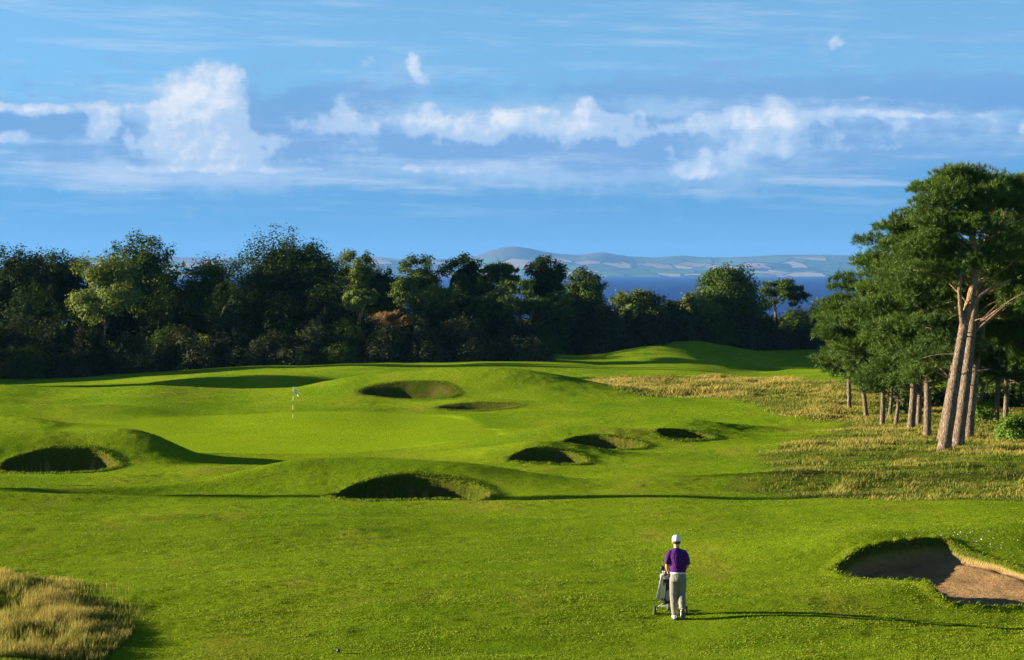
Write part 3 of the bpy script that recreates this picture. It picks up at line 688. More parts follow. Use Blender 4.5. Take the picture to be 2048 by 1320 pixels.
pine(1010, [(1008,640),(1006,560),(1008,530)], 272, [(1008,549,40,20,2),(1000,575,34,30,1.5)], 31, 'scots pine with flat pads left of the feathery topped tree', .22, 34, 26, 9, .5, .12, (.8,1.5), group=PB)
pine(1040, [(1040,640),(1042,590)], 257, [(1040,600,72,36,3),(980,625,50,30,1),(1110,620,40,30,1)], 32, 'wide low pine spreading above the middle of the thicket', .25, 46, 30, 9, .5, .12, (.9,1.6), group=PB)
pine(1556, [(1552,640),(1550,610),(1556,580)], 292, [(1558,580,44,22,2),(1590,592,26,22,1),(1540,608,22,12,.5)], 33, 'small pine with a sunlit bare trunk right of the tree by the sea', .28, 30, 28, 9, .5, .12, (.8,1.4), group=PB)
# ------------------------------------------------------------------ the thicket in front of the trees
SHR = [(-30,625,60,240),(38,622,56,241),(108,632,52,239),(178,655,50,238),(255,668,52,238),(330,655,48,242),(372,652,44,240),(462,638,62,244),(545,664,52,239),(628,644,52,240),
 (700,642,46,242),(775,648,50,240),(848,645,52,242),(925,632,60,243),(1010,622,60,257),(1085,620,60,259),(1150,612,58,262),(1215,600,56,262),(1290,604,60,268),(1360,602,58,272),(1430,612,56,275),
 (1495,622,52,277),(1550,634,50,280),(1610,650,50,283),(1665,662,50,285),
 (1180,640,52,263),(1255,636,54,264),(1325,640,54,272),(1395,648,54,278),(1465,655,50,281),(1535,664,46,284),(1600,676,44,286),
 (400,690,54,236.5),(500,697,56,237),(590,694,54,237),(680,690,50,237.5),(760,688,50,238),(850,688,54,238.5),(950,680,58,239.5),(1050,676,58,241),
 (60,690,60,236),(150,700,54,235.5),(290,705,54,236),(1640,604,40,305),(1690,598,44,310),(1590,618,36,300)]
LAB = ['cut off by the left edge of the photo','round topped with a sunlit cap near the left edge','sunlit topped just left of the pale leaved small tree','at the foot of the thin pale leaved tree',
 'low and dark right of the pale leaved tree','with a bright sunlit tuft below the low spreading tree','pressed against the tuft topped one','broad domed one below the biggest dark tree','dipping low left of the sapling','with lit tips under the dark flank tree',
 'directly under the sunlit sapling','below the tawny dune grass','below the low bright leafy tree','rising left of the wide low pine','in front of the wide low pine','right of the wide low pine','where the thicket climbs to the right','at the crest below the rounded light rimmed tree',
 'under the low yellow green tree by the sea','between the yellow green tree and the tree by the sea','under the rounded tree by the sea','right of the rounded tree by the sea','under the small bare trunked pine','right of the small bare trunked pine','beside the left edge of the big pines',
 'dark on the slope left of the grassy bank','dark above the left end of the grassy bank','dark above the crest of the grassy bank','dark above the middle of the grassy bank','dark above the right of the grassy bank','dark near the far right of the grassy bank','lowest and darkest beside the big pines',
 'front row dark one below the tuft topped shrub','front row dark one below the broad dome','front row dark one below the dip','front row dark one left below the sapling','front row dark one right below the sapling','front row dark one below the low leafy tree','front row dark one left of the grassy bank','front row dark one where the fairway turns up to the bank',
 'front row dark one below the sunlit cap','front row dark one below the thin trunk','front row dark one right of the thin trunk','distant pale topped one against the sea','distant one half behind the big pines','distant low one left against the sea']
for i, ((px, top, half, Y), lb) in enumerate(zip(SHR, LAB)):
    shrub(px, top, half, Y, L_GREY if i % 5 else L_MID, 100 + i, 'grey green thicket shrub ' + lb, dens=1.35)
FIL = [(694,592,44,256,'filling the gap left of the sapling'),(968,560,40,266,'filling the gap right of the pointed dark tree'),(505,545,60,257,'between the spreading tree and the biggest dark tree'),(60,560,70,250,'between the two leftmost dark trees'),(170,578,60,252,'behind the pale leaved small tree'),(330,568,66,251,'between the tall loose tree and the low spreading tree'),(470,560,70,252,'left of the trunk of the biggest dark tree'),
 (560,580,64,251,'below the biggest dark tree'),(655,568,60,253,'between the dark flank tree and the sapling'),(735,632,40,256,'below the tawny dune grass and sapling'),(850,585,60,254,'below the open crowned tree'),(925,575,60,256,'below the pointed dark tree'),
 (1000,572,62,260,'between the pointed tree and the wide low pine'),(1105,592,58,264,'below the feathery topped tree'),(1185,604,50,270,'below the rounded light rimmed tree'),(1345,612,46,288,'left of the rounded tree by the sea'),(1520,625,44,288,'between the rounded tree and the bare trunked pine')]
for i, (px, top, half, Y, lb) in enumerate(FIL):
    shrub(px, top, half, Y, L_DARK, 180 + i, 'tall dark bush ' + lb, group='tall dark bushes in the belt', name='bush', dens=1.7, leaf=.34)
# trees of the same belt that go on to the left of the view and shade it
for i, (x, y, h, r) in enumerate([(-50,266,14,7),(-68,262,12,8),(-86,258,12,8),(-104,254,13,8),(-72,243,7.5,5),(-74,221,21,4.5),(-86,229,22,5),(-72,184.5,17,6),(-98,226,17,7),(-120,262,18,10),(-112,236,17,8)]):
    px = 1024 + x / y * F; _, _, zb = at(px, 700, y); gz_ = gz(x, y)
    ptop = 545 - (gz_ + h - CZ) / y * F; pbot = 545 - (gz_ + 1.5 - CZ) / y * F
    T(px, ptop, pbot, r / y * F, y, L_DARK, 300 + i, 'dark tree of the belt growing on past the left edge of the photo', group='trees past the left edge', nb=18, nclump=18, nleaf=8, leaf=.6, core=.75)

for x, y, h, hb, r, lb in [(-58,75.4,14.5,2.5,.85,'slender tree on the left past the frame whose shadow crosses the mown grass'),(-60,80.5,20,15,1.0,'taller bare stemmed tree on the left past the frame whose shadow reaches the rough')]:
    px = 1024 + x / y * F; g0 = gz(x, y)
    broadleaf(px, 545 - (g0 + h - CZ) / y * F, 545 - (g0 + hb - CZ) / y * F, r / y * F, y, L_DARK, int(h * 10), lb, group='slender trees past the left edge', nb=20, nclump=20, nleaf=8, leaf=.30, core=.25, flat=.35, trunk_r=.11)
# ------------------------------------------------------------------ the big pines on the right
pine(1886, [(1893,860),(1905,770),(1918,690),(1930,630),(1945,575),(1948,520),(1940,455),(1935,400)], 87, [(1935,384,100,48,3),(1893,425,72,55,2.2),(1990,430,90,60,2),(1860,475,55,45,1.3),(1910,505,85,40,1.2),(1850,535,55,28,.8),(2000,500,60,40,.8)], 41,
  'tall front pine with a leaning sunlit trunk that forks near the crown', .29, 92, 72, 20, .22, .026, (.65,1.15), limbs=[([(1932,628),(1955,590),(1985,570),(2015,560)],.13,.05),([(1925,660),(1918,620),(1913,580),(1915,540)],.14,.06),([(1945,560),(1900,555),(1850,545),(1820,540)],.05,.02)], dead=9)
pine(1914, [(1922,850),(1932,760),(1940,680),(1952,610),(1965,540),(1985,470),(1995,420)], 90, [(2010,390,90,50,2),(2060,440,80,80,2),(1990,520,80,40,1),(2045,565,70,60,1.6)], 42,
  'tall pine with a dark trunk just right behind the forked front pine', .29, 84, 72, 20, .22, .026, (.65,1.15), dead=9)
pine(1880, [(1890,820),(1905,750),(1915,690),(1915,600),(1890,520)], 94, [(1850,510,80,55,2),(1815,470,42,50,1.4),(1870,560,90,40,1),(1860,620,80,50,1),(1868,700,60,45,1)], 43, 'thinner pine trunk close left behind the forked front pine', .2, 92, 68, 20, .23, .028, (.65,1.1))
pine(1938, [(1942,820),(1950,740),(1960,660),(1970,560)], 95, [(1980,600,90,50,1),(2000,540,80,60,1),(1900,680,60,50,1)], 44, 'dark trunked pine close right behind the pair of front pines', .24, 62, 68, 20, .23, .028, (.65,1.1))
pine(1856, [(1858,800),(1857,740),(1850,650),(1840,560)], 97, [(1820,560,90,60,2),(1790,640,80,50,1.5),(1850,690,60,40,1),(1860,745,60,24,.8)], 45, 'straight pine with reddish bark left of the front pines', .2, 62, 68, 20, .24, .029, (.6,1.1))
pine(1821, [(1822,790),(1820,720),(1810,640),(1800,580)], 101, [(1770,600,70,70,1.6),(1790,680,75,50,1.6),(1740,520,50,50,.9),(1800,740,60,26,.8)], 46, 'dark straight pine, third trunk from the left of the clump', .21, 62, 68, 20, .25, .030, (.6,1.1))
pine(1765, [(1766,790),(1768,740),(1760,660),(1745,600)], 107, [(1715,600,45,60,1.2),(1700,670,55,45,1.5),(1745,745,52,30,1.2)], 47, 'short leftmost pine of the clump with bushy crown hanging low', .15, 58, 68, 20, .26, .031, (.6,1.05))
pine(1790, [(1792,810),(1788,760),(1785,700)], 105, [(1765,765,42,30,1),(1800,740,50,30,1)], 48, 'slim pine with bare twiggy lower boughs, second trunk from the left', .12, 26, 60, 20, .25, .030, (.5,.9), dead=22)
pine(1779, [(1779,790),(1776,740),(1770,680)], 112, [(1740,640,60,50,1)], 49, 'slim pale pine stem between the two leftmost trunks', .12, 30, 60, 20, .26, .031, (.6,1.0))
pine(1700, [(1700,740),(1700,690),(1695,640)], 119, [(1690,655,48,50,2),(1690,722,50,32,1.8)], 50, 'low bushy pine beside the lit strip of fairway at the left end of the clump', .14, 52, 62, 17, .28, .04, (.6,1.05))
pine(1994, [(1996,800),(1998,720),(2000,640)], 106, [(2000,640,90,60,2),(1960,600,60,50,1),(1990,540,55,40,1),(2015,735,60,26,.8)], 51, 'straight pine right of the front pair, nearer of two slim trunks', .16, 78, 60, 20, .25, .030, (.65,1.1))
pine(2012, [(2012,800),(2012,720),(2020,620)], 109, [(2050,620,80,80,2),(2040,700,70,40,1)], 52, 'straight pine at the right edge, farther of two slim trunks', .15, 48, 60, 20, .25, .030, (.65,1.1))
pine(1958, [(1962,800),(1975,740),(1985,680)], 118, [(1960,690,80,50,2),(1900,680,70,50,1.5)], 53, 'leaning slender pine deep in the shade between the trunks', .13, 46, 60, 13, .27, .055, (.7,1.15))
pine(2090, [(2090,800),(2085,700),(2090,600)], 112, [(2080,560,110,110,2),(2050,500,70,60,1.4),(2060,740,90,40,1)], 54, 'pine at the right edge of the photo with its trunk out of view', .2, 108, 60, 20, .26, .031, (.7,1.2))
pine(1735, [(1735,760),(1732,690),(1728,620)], 111, [(1690,640,52,60,1.5),(1745,705,60,50,1.5),(1695,715,50,32,1.2)], 55, 'bushy low crowned pine filling the left flank of the clump', .14, 70, 64, 20, .26, .031, (.6,1.05))
pine(1838, [(1838,790),(1840,720),(1835,650)], 104, [(1820,700,75,50,1.5),(1870,650,70,60,1),(1790,752,60,26,1.2)], 56, 'dark pine hidden among the middle trunks of the clump', .16, 60, 64, 20, .25, .030, (.6,1.05))
pine(2066, [(2066,790),(2062,700),(2050,600)], 99, [(2030,555,70,60,1.6),(1985,625,60,55,1.4),(2040,685,70,50,1.2)], 57, 'dense dark pine filling the right edge behind the leafy bush', .2, 84, 66, 20, .24, .029, (.65,1.1))
for i, (px, Y, lb) in enumerate([(1850,128,'dark far pine behind the third trunk of the clump'),(1915,134,'dark far pine behind the forked front pine'),(1985,130,'dark far pine behind the two slim trunks'),(2050,126,'dark far pine behind the leafy bush at the right edge')]):
    pine(px, [(px,790),(px+3,720),(px,620)], Y, [(px,620,85,70,2),(px,720,85,55,2.4)], 60 + i, lb, .16, 76, 50, 11, .32, .075, (.8,1.3))
UND = 'leafy bushes under the pines'
broadleaf(2035, 838, 892, 42, 92, L_SHRUB, 71, 'bright leafy bush at the right edge under the pines', nb=16, leaf=.11, nclump=22, nleaf=12, sprigs=14, name='bush', cat='bush', group=UND, core=.6, trunk_r=.04)
broadleaf(1968, 805, 845, 24, 103, L_SHRUB, 72, 'small bright leafy bush deep between the pine trunks', nb=10, leaf=.12, nclump=18, nleaf=10, sprigs=8, name='bush', cat='bush', group=UND, core=.5, trunk_r=.03)
shrub(1850, 770, 46, 121, L_MID, 73, 'low dark green bush behind the reddish straight pine', group=UND, name='bush', dens=.8)
shrub(1930, 765, 60, 124, L_MID, 74, 'low dark green bush behind the front pair of pines', group=UND, name='bush', dens=.8)
shrub(2020, 760, 60, 122, L_MID, 75, 'low dark green bush behind the two slim trunks', group=UND, name='bush', dens=.8)
shrub(1805, 790, 30, 116, L_MID, 76, 'low dark green bush behind the leftmost short pine', group=UND, name='bush', dens=.6)
# ------------------------------------------------------------------ grass that stands up
def grass_mat(name, lo, hi, lo2, hi2):
    m = bpy.data.materials.new(name); m.use_nodes = True; nt = m.node_tree
    pb = nt.nodes['Principled BSDF']; out = nt.nodes['Material Output']
    h, t = attr(nt, 'height'), attr(nt, 'tone')
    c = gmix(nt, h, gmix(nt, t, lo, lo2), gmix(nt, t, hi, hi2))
    nt.links.new(c.o, pb.inputs['Base Color']); pb.inputs['Roughness'].default_value = .7; pb.inputs['Specular IOR Level'].default_value = .1
    tr = nt.nodes.new('ShaderNodeBsdfTranslucent'); nt.links.new(c.o, tr.inputs[0])
    mx = nt.nodes.new('ShaderNodeMixShader'); mx.inputs[0].default_value = .3
    nt.links.new(pb.outputs[0], mx.inputs[1]); nt.links.new(tr.outputs[0], mx.inputs[2]); nt.links.new(mx.outputs[0], out.inputs[0])
    return m
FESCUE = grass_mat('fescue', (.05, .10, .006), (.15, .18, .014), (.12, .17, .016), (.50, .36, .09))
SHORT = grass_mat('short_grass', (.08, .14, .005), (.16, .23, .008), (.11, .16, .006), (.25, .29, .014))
def in_poly(poly, n, g):
    lo, hi = poly.min(0), poly.max(0); out = []
    k = 0
    while k < n:
        p = g.uniform(lo, hi, (n * 2, 2)); p = p[sdf(poly, p[:, 0], p[:, 1]) < .5 * np.abs(g.normal(size=len(p))) - .1]
        out.append(p); k += len(p)
    return np.vstack(out)[:n]
def blades(name, xy, h, w, g, mat, tone, label, lean=.35, wind=(.5, -.1), zoff=0.0):
    n = len(xy); z = ground(xy[:, 0], xy[:, 1]) - .02 + zoff
    B = np.c_[xy, z]; th = g.uniform(0, np.pi, n); S = np.c_[np.cos(th), np.sin(th), np.zeros(n)] * (w * g.uniform(.6, 1.4, n))[:, None] * .5
    D = np.c_[g.normal(wind[0], .8, n), g.normal(wind[1], .8, n), np.zeros(n)] * lean
    hh = np.broadcast_to(h, n)[:, None]
    M = B + hh * (np.array([0, 0, .58]) + D * .35); Tp = B + hh * (np.array([0, 0, .95]) + D)
    V = np.stack([B - S, B + S, M + S * .9, M - S * .9, Tp], 1).reshape(-1, 3)
    i = np.arange(n)[:, None] * 5
    f4 = i + np.array([0, 1, 2, 3]); f3 = i + np.array([3, 2, 4])
    o = mesh_np(name, V, [f4, f3], [mat], attrs=dict(height=np.tile([0, 0, .6, .6, 1], n), tone=np.repeat(np.clip(tone, 0, 1), 5)))
    return tag(o, label, 'grass', kind='stuff')
def build_grass():
    g = np.random.default_rng(5)
    # tall straw coloured grass in the near left corner
    p = in_poly(ROUGH_NEAR, 95000, g); m = fbm(p[:, 0] / .9, p[:, 1] / 1.2, 3, 71); q = fbm(p[:, 0] / .3, p[:, 1] / .4, 2, 72)
    d = -sdf(ROUGH_NEAR, p[:, 0], p[:, 1]); tall = g.random(len(p)) < .30 + 1.0 * m + .5 * q
    h = np.where(tall, g.uniform(.22, .46, len(p)), g.uniform(.06, .22, len(p))) * (.55 + .45 * sstep(-.2, .7, d)) * (.9 + .4 * q)
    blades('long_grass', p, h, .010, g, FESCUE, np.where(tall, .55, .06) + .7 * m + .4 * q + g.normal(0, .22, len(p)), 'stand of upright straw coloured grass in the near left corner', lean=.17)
    p = in_poly(ROUGH_RIGHT, 210000, g); m = fbm(p[:, 0] / 3.2, p[:, 1] / 3.6, 4, 73); q = fbm(p[:, 0] / .9, p[:, 1] / 1.1, 2, 77)
    k = g.random(len(p)) < .4 + 1.0 * sstep(-.4, .4, q); p, m, q = p[k], m[k], q[k]
    d = -sdf(ROUGH_RIGHT, p[:, 0], p[:, 1])
    h = (.06 + .18 * sstep(-.5, .5, q + m * .6) * g.uniform(.5, 1.3, len(p))) * (.45 + .55 * sstep(-.4, 2.0, d))
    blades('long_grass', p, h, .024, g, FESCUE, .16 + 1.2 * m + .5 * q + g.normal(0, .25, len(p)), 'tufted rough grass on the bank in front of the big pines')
    p = in_poly(ROUGH_FAR, 110000, g); m = fbm(p[:, 0] / 4.5, p[:, 1] / 5.5, 4, 79); q = fbm(p[:, 0] / 1.6, p[:, 1] / 2, 2, 80)
    k = g.random(len(p)) < .45 + .9 * sstep(-.4, .3, q); p, m, q = p[k], m[k], q[k]
    d = -sdf(ROUGH_FAR, p[:, 0], p[:, 1])
    h = (.14 + .38 * sstep(-.5, .5, q + m * .5) * g.uniform(.4, 1.3, len(p))) * (.4 + .6 * sstep(-.4, 3, d))
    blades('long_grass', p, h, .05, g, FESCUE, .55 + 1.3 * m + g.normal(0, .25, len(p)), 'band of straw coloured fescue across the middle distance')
    p = np.c_[g.normal(wx(786, 268), 1.5, 9000), g.normal(269, 2.4, 9000)]; m = fbm(p[:, 0] / 2, p[:, 1] / 2, 2, 83)
    tawny = grass_mat('tawny_grass', (.10, .07, .018), (.18, .105, .032), (.12, .09, .025), (.27, .17, .065))
    blades('dune_grass', p, .2 + .7 * sstep(-.1, .4, m) * g.random(len(p)), .09, g, tawny, .5 + m, 'tawny orange grass on the dune between the trees')
    # short turf
    xs = []
    for lo, hi, n in ((33.5, 44, 170000), (44, 58, 150000), (58, 80, 130000), (80, 104, 90000)):
        y = g.uniform(lo, hi, n); x = g.uniform(-.272, .272, n) * y; xs.append(np.c_[x, y])
    p = np.vstack(xs); _, sand, face = ground(p[:, 0], p[:, 1], True)
    r = np.minimum(sdf(ROUGH_NEAR, p[:, 0], p[:, 1]), sdf(ROUGH_RIGHT, p[:, 0], p[:, 1]))
    m = fbm(p[:, 0] / 1.3, p[:, 1] / .8, 4, 87)
    h0 = 0; k = (sand < .05) & (r > 0) & (green_mask(p[:, 0], p[:, 1]) < .1) & (g.random(len(p)) < .9 + .3 * m); p, m = p[k], m[k]
    h = (.030 + .010 * m) * g.uniform(.6, 1.5, len(p))
    blades('short_grass', p, h, .016 + .00022 * p[:, 1], g, SHORT, .5 + .5 * m + g.normal(0, .4, len(p)), 'short mown fairway grass', lean=.6)
    # shaggy grass hanging round the bunker edges
    P = []
    for b in BUNKERS:
        q = b['poly']; k = np.roll(q, -1, 0); L = np.linalg.norm(k - q, axis=1); n = int(L.sum() * 220)
        i = g.choice(len(q), n, p=L / L.sum()); t = g.random((n, 1)); e = unit(k - q)
        nrm = np.c_[e[:, 1], -e[:, 0]]
        P.append(q[i] * (1 - t) + k[i] * t + nrm[i] * g.normal(.16, .13, (n, 1)))
    p = np.vstack(P); p = p[ground(p[:, 0], p[:, 1], True)[1] < .1]
    blades('fringe_grass', p, g.uniform(.04, .12, len(p)), .02, g, SHORT, g.normal(.35, .3, len(p)), 'shaggy grass fringing the bunker edges', lean=.7)
build_grass()
def build_daisies():
    g = np.random.default_rng(12); n = 90
    c = np.array([px2ground(a, b) for a, b in ((1880, 1082), (1960, 1090), (2010, 1100), (1935, 1078))])
    p = c[g.integers(0, 4, n)] + g.normal(size=(n, 2)) * [.55, .5]; z, sand, _ = ground(p[:, 0], p[:, 1], True); p, z = p[sand < .05], z[sand < .05]; n = len(p)
    C = np.c_[p, z + .05]; T_ = unit(g.normal(size=(n, 3)) * [1, 1, .3]); U = unit(np.cross(T_, np.array([.2, -.6, .8]) + .2 * g.normal(size=(n, 3)))); r = g.uniform(.010, .018, (n, 1))
    V = np.stack([C + r * T_, C + r * U, C - r * T_, C - r * U], 1).reshape(-1, 3)
    m, nt, b = new_mat('daisy_petals'); b.inputs['Base Color'].default_value = (.8, .8, .76, 1)
    tag(mesh_np('daisies', V, np.arange(4 * n).reshape(n, 4), [m]), 'tiny white daisies above the lip of the near bunker', 'daisies', kind='stuff')
build_daisies()
# ------------------------------------------------------------------ small things
def plain(name, col, rough=.7, spec=.3, metal=0, vary=.12):
    m, nt, b = new_mat(name); n = gnoise(nt, objco(nt), 14, 4)
    c = gmix(nt, n.step(.3, .7), tuple(v * (1 - vary) for v in col), tuple(min(1, v * (1 + vary)) for v in col))
    nt.links.new(c.o, b.inputs['Base Color']); b.inputs['Roughness'].default_value = rough; b.inputs['Specular IOR Level'].default_value = spec; b.inputs['Metallic'].default_value = metal
    return m
def cloth(name, col, scale=9, depth=.03):
    m, nt, b = new_mat(name); p = objco(nt); n = gnoise(nt, gvm(nt, 'MULTIPLY', p, (1.4, 1.4, .7)), scale, 3, .5, .8)
    c = gmix(nt, gnoise(nt, p, 60, 2).step(.3, .7), tuple(v * .85 for v in col), col)
    nt.links.new(c.o, b.inputs['Base Color']); b.inputs['Roughness'].default_value = .85
    bump(nt, b, n, 1.0, depth); return m
def ptube(P, rad, sides=12):
    V, f, cap = tube(P, rad, sides); i = np.arange(sides)
    V = np.vstack([V, np.asarray(P, float)[:1]]); c2 = np.stack([np.roll(i, -1), i, np.full(sides, len(V) - 1)], -1)
    return V, f, np.vstack([cap, c2])
def rings(L, sides=20):
    """closed loft through horizontal ellipses (x, y, z, rx, ry)"""
    th = np.linspace(0, 2 * np.pi, sides, endpoint=False); L = np.asarray(L, float); n = len(L)
    V = np.stack([L[:, 0:1] + L[:, 3:4] * np.cos(th), L[:, 1:2] + L[:, 4:5] * np.sin(th), np.repeat(L[:, 2:3], sides, 1)], -1).reshape(-1, 3)
    i = np.arange(n * sides).reshape(n, sides)
    f = np.stack([i[:-1], np.roll(i[:-1], -1, 1), np.roll(i[1:], -1, 1), i[1:]], -1).reshape(-1, 4)
    V = np.vstack([V, L[:1, :3], L[-1:, :3]]); a = np.arange(sides)
    c = np.vstack([np.stack([np.roll(a, -1), a, np.full(sides, len(V) - 2)], -1), np.stack([i[-1], np.roll(i[-1], -1), np.full(sides, len(V) - 1)], -1)])
    return V, f, c
def ball(c, rx, ry, rz, k=12):
    t = np.linspace(-np.pi / 2, np.pi / 2, k)[1:-1]
    return rings([(c[0], c[1], c[2] + rz * math.sin(a), rx * math.cos(a), ry * math.cos(a)) for a in t], 2 * k)
def fuse(name, parts, mat, parent, voxel=0, smooth=0):
    V, f = merge(parts); o = mesh_np(name, V, f, [mat], parent, smooth=True)
    if voxel:
        m = o.modifiers.new('remesh', 'REMESH'); m.mode = 'VOXEL'; m.voxel_size = voxel; m.use_smooth_shade = True
        if smooth: s = o.modifiers.new('smooth', 'SMOOTH'); s.iterations = smooth; s.factor = .5
        dg = bpy.context.evaluated_depsgraph_get(); me = bpy.data.meshes.new_from_object(o.evaluated_get(dg))
        o.modifiers.clear(); old = o.data; o.data = me; bpy.data.meshes.remove(old)
        if not me.materials: me.materials.append(mat)
    return o
def pnt(px, py, lo=30, hi=140):
    x, y = px2ground(px, py, lo, hi); return float(x), float(y), gz(x, y)
def lerp_pts(P, n=8):
    P = np.asarray(P, float); t = np.linspace(0, 1, len(P)); s = np.linspace(0, 1, n)
    return np.c_[[np.interp(s, t, P[:, k]) for k in range(P.shape[1])]].T

def build_person():
    x, y, z = pnt(1356, 1239)
    root = empty('person', (x, y, z)); tag(root, 'person in purple shirt, pale trousers and white cap walking away behind a golf trolley', 'person')
    SK = plain('skin', (.50, .27, .17), .6); SH = cloth('shirt_cloth', (.075, .009, .135)); TR = cloth('trouser_cloth', (.225, .215, .175), 7, .035)
    HR = plain('hair', (.06, .035, .02), .8); WH = cloth('cap_cloth', (.78, .80, .86), 20, .002); BL = plain('belt', (.62, .62, .60), .5)
    SO = plain('sole', (.10, .09, .085), .8); SW = plain('shoe_leather', (.70, .69, .65), .5)
    hx = -.035
    body = []
    # head, turned slightly down, face away from the viewer
    body += [ball((hx, .035, 1.625), .078, .098, .115), ball((hx, .065, 1.565), .058, .07, .06), ball((hx, .135, 1.600), .014, .022, .022, 8), ball((hx, .115, 1.555), .03, .02, .012, 8)]
    body += [ball((hx - .080, .03, 1.605), .012, .026, .034, 8), ball((hx + .080, .03, 1.605), .012, .026, .034, 8)]
    for s in (-1, 1): body += [ball((hx + s * .03, .118, 1.625), .016, .012, .012, 8)]
    body += [rings([(hx + .005, .0, 1.40, .07, .07), (hx + .003, .0, 1.46, .062, .066), (hx, .012, 1.52, .054, .060), (hx, .02, 1.57, .056, .066)])]
    body += [rings([(0, .0, .90, .14, .09), (0, .0, 1.05, .13, .09), (-.01, -.005, 1.25, .15, .10), (-.02, 0, 1.36, .15, .09), (-.02, 0, 1.43, .09, .07)])]
    LA = [(-.182, .0, 1.375), (-.212, -.01, 1.24), (-.228, -.005, 1.13), (-.215, .10, 1.035), (-.190, .185, .965)]
    RA = [(.138, .0, 1.375), (.175, -.02, 1.24), (.188, -.015, 1.12), (.165, .13, 1.05), (.085, .235, 1.02)]
    for A in (LA, RA): body.append(ptube(lerp_pts(A, 12), np.interp(np.linspace(0, 1, 12), [0, .25, .5, .75, 1], [.052, .047, .041, .037, .027])))
    for A, s in ((LA, -1), (RA, 1)):                                 # hands: palm, four curled fingers, thumb
        w = np.array(A[-1]); d = unit(np.array(A[-1]) - np.array(A[-2])); side = unit(np.cross(d, [0, 0, 1.])); up = np.cross(side, d)
        body.append(ptube([w - d * .01, w + d * .04, w + d * .085], [.026, .034, .030], 10))
        for q, (o_, ln) in enumerate(((-.030, .062), (-.010, .072), (.010, .068), (.029, .054))):
            b0 = w + d * .082 + side * o_
            body.append(ptube([b0, b0 + d * ln * .45 - up * .004, b0 + d * ln * .65 - up * .026, b0 + d * ln * .45 - up * .046], [.0095, .009, .0085, .0075], 8))
        t0 = w + d * .03 - side * .028 * s
        body.append(ptube([t0, t0 + d * .035 - side * .022 * s - up * .012, t0 + d * .06 - side * .012 * s - up * .03], [.012, .0105, .009], 8))
    LL = [(-.085, .0, .92), (-.085, .03, .50), (-.06, .0, .08)]
    RL = [(.085, .0, .92), (.075, .06, .52), (.075, -.20, .24)]
    for A in (LL, RL): body.append(ptube(lerp_pts(A, 9), np.linspace(.075, .035, 9)))
    fuse('body', body, SK, root, .0065, 3)
    # hair: short band showing under the cap at the back and sides
    fuse('hair', [rings([(hx, .018, 1.572, .070, .078), (hx, .020, 1.60, .080, .094), (hx, .028, 1.64, .083, .100), (hx, .033, 1.66, .081, .100)])], HR, root)
    cp = [rings([(hx, .034, 1.628, .088, .108), (hx, .034, 1.66, .091, .111), (hx, .034, 1.70, .084, .102), (hx, .034, 1.732, .062, .075), (hx, .034, 1.748, .030, .036)], 24)]
    cap = fuse('cap', cp, WH, root)
    fuse('brim', [rings([(hx, .155, 1.632, .078, .075), (hx, .158, 1.640, .080, .078), (hx, .155, 1.648, .074, .068)], 20)], WH, cap)
    fuse('button', [ball((hx, .034, 1.750), .009, .009, .006, 6)], WH, cap)
    # shirt
    sh = [rings([(.0, .0, .965, .160, .112), (.0, -.004, 1.02, .166, .118), (.0, -.006, 1.12, .167, .120), (-.01, -.006, 1.24, .175, .122), (-.02, -.004, 1.33, .188, .115), (-.022, -.002, 1.39, .172, .098), (-.028, 0, 1.435, .115, .082), (-.033, .005, 1.465, .075, .072)], 28)]
    for A in (LA, RA):
        Q = lerp_pts(A, 12)[:6]; Q[0] += np.array([.03 if A is LA else -.03, 0, 0])
        sh.append(ptube(Q, np.linspace(.072, .066, 6), 16))
    sh += [ptube([(-.06, .0, 1.415), (-.19, 0, 1.372)], [.06, .066], 14), ptube([(.02, .0, 1.415), (.15, 0, 1.372)], [.06, .066], 14)]
    fuse('shirt', sh, SH, root, .010, 4)
    fuse('collar', [rings([(-.034, .004, 1.445, .088, .082), (-.035, .006, 1.475, .070, .072), (-.035, .008, 1.492, .066, .070)], 20)], SH, root)
    # trousers
    tr = [rings([(0, -.005, .80, .158, .122), (0, -.012, .86, .163, .132), (0, -.008, .92, .159, .122), (0, 0, .985, .153, .110)], 28)]
    Lq = lerp_pts([(-.082, -.005, .86), (-.085, .02, .68), (-.088, .035, .50), (-.080, .02, .30), (-.068, .0, .13), (-.066, -.005, .085)], 16)
    Rq = lerp_pts([(.080, -.005, .86), (.084, .03, .70), (.080, .055, .535), (.080, -.035, .40), (.080, -.135, .285), (.082, -.165, .245)], 16)
    tr.append(ptube(Lq, np.interp(np.linspace(0, 1, 16), [0, .3, .6, .9, 1], [.098, .088, .074, .064, .068]), 18))
    tr.append(ptube(Rq, np.interp(np.linspace(0, 1, 16), [0, .3, .6, .9, 1], [.098, .088, .078, .068, .072]), 18))
    fuse('trousers', tr, TR, root, .010, 4)
    fuse('belt', [rings([(0, -.001, .955, .164, .119), (0, -.001, .992, .162, .116)], 28)], BL, root)
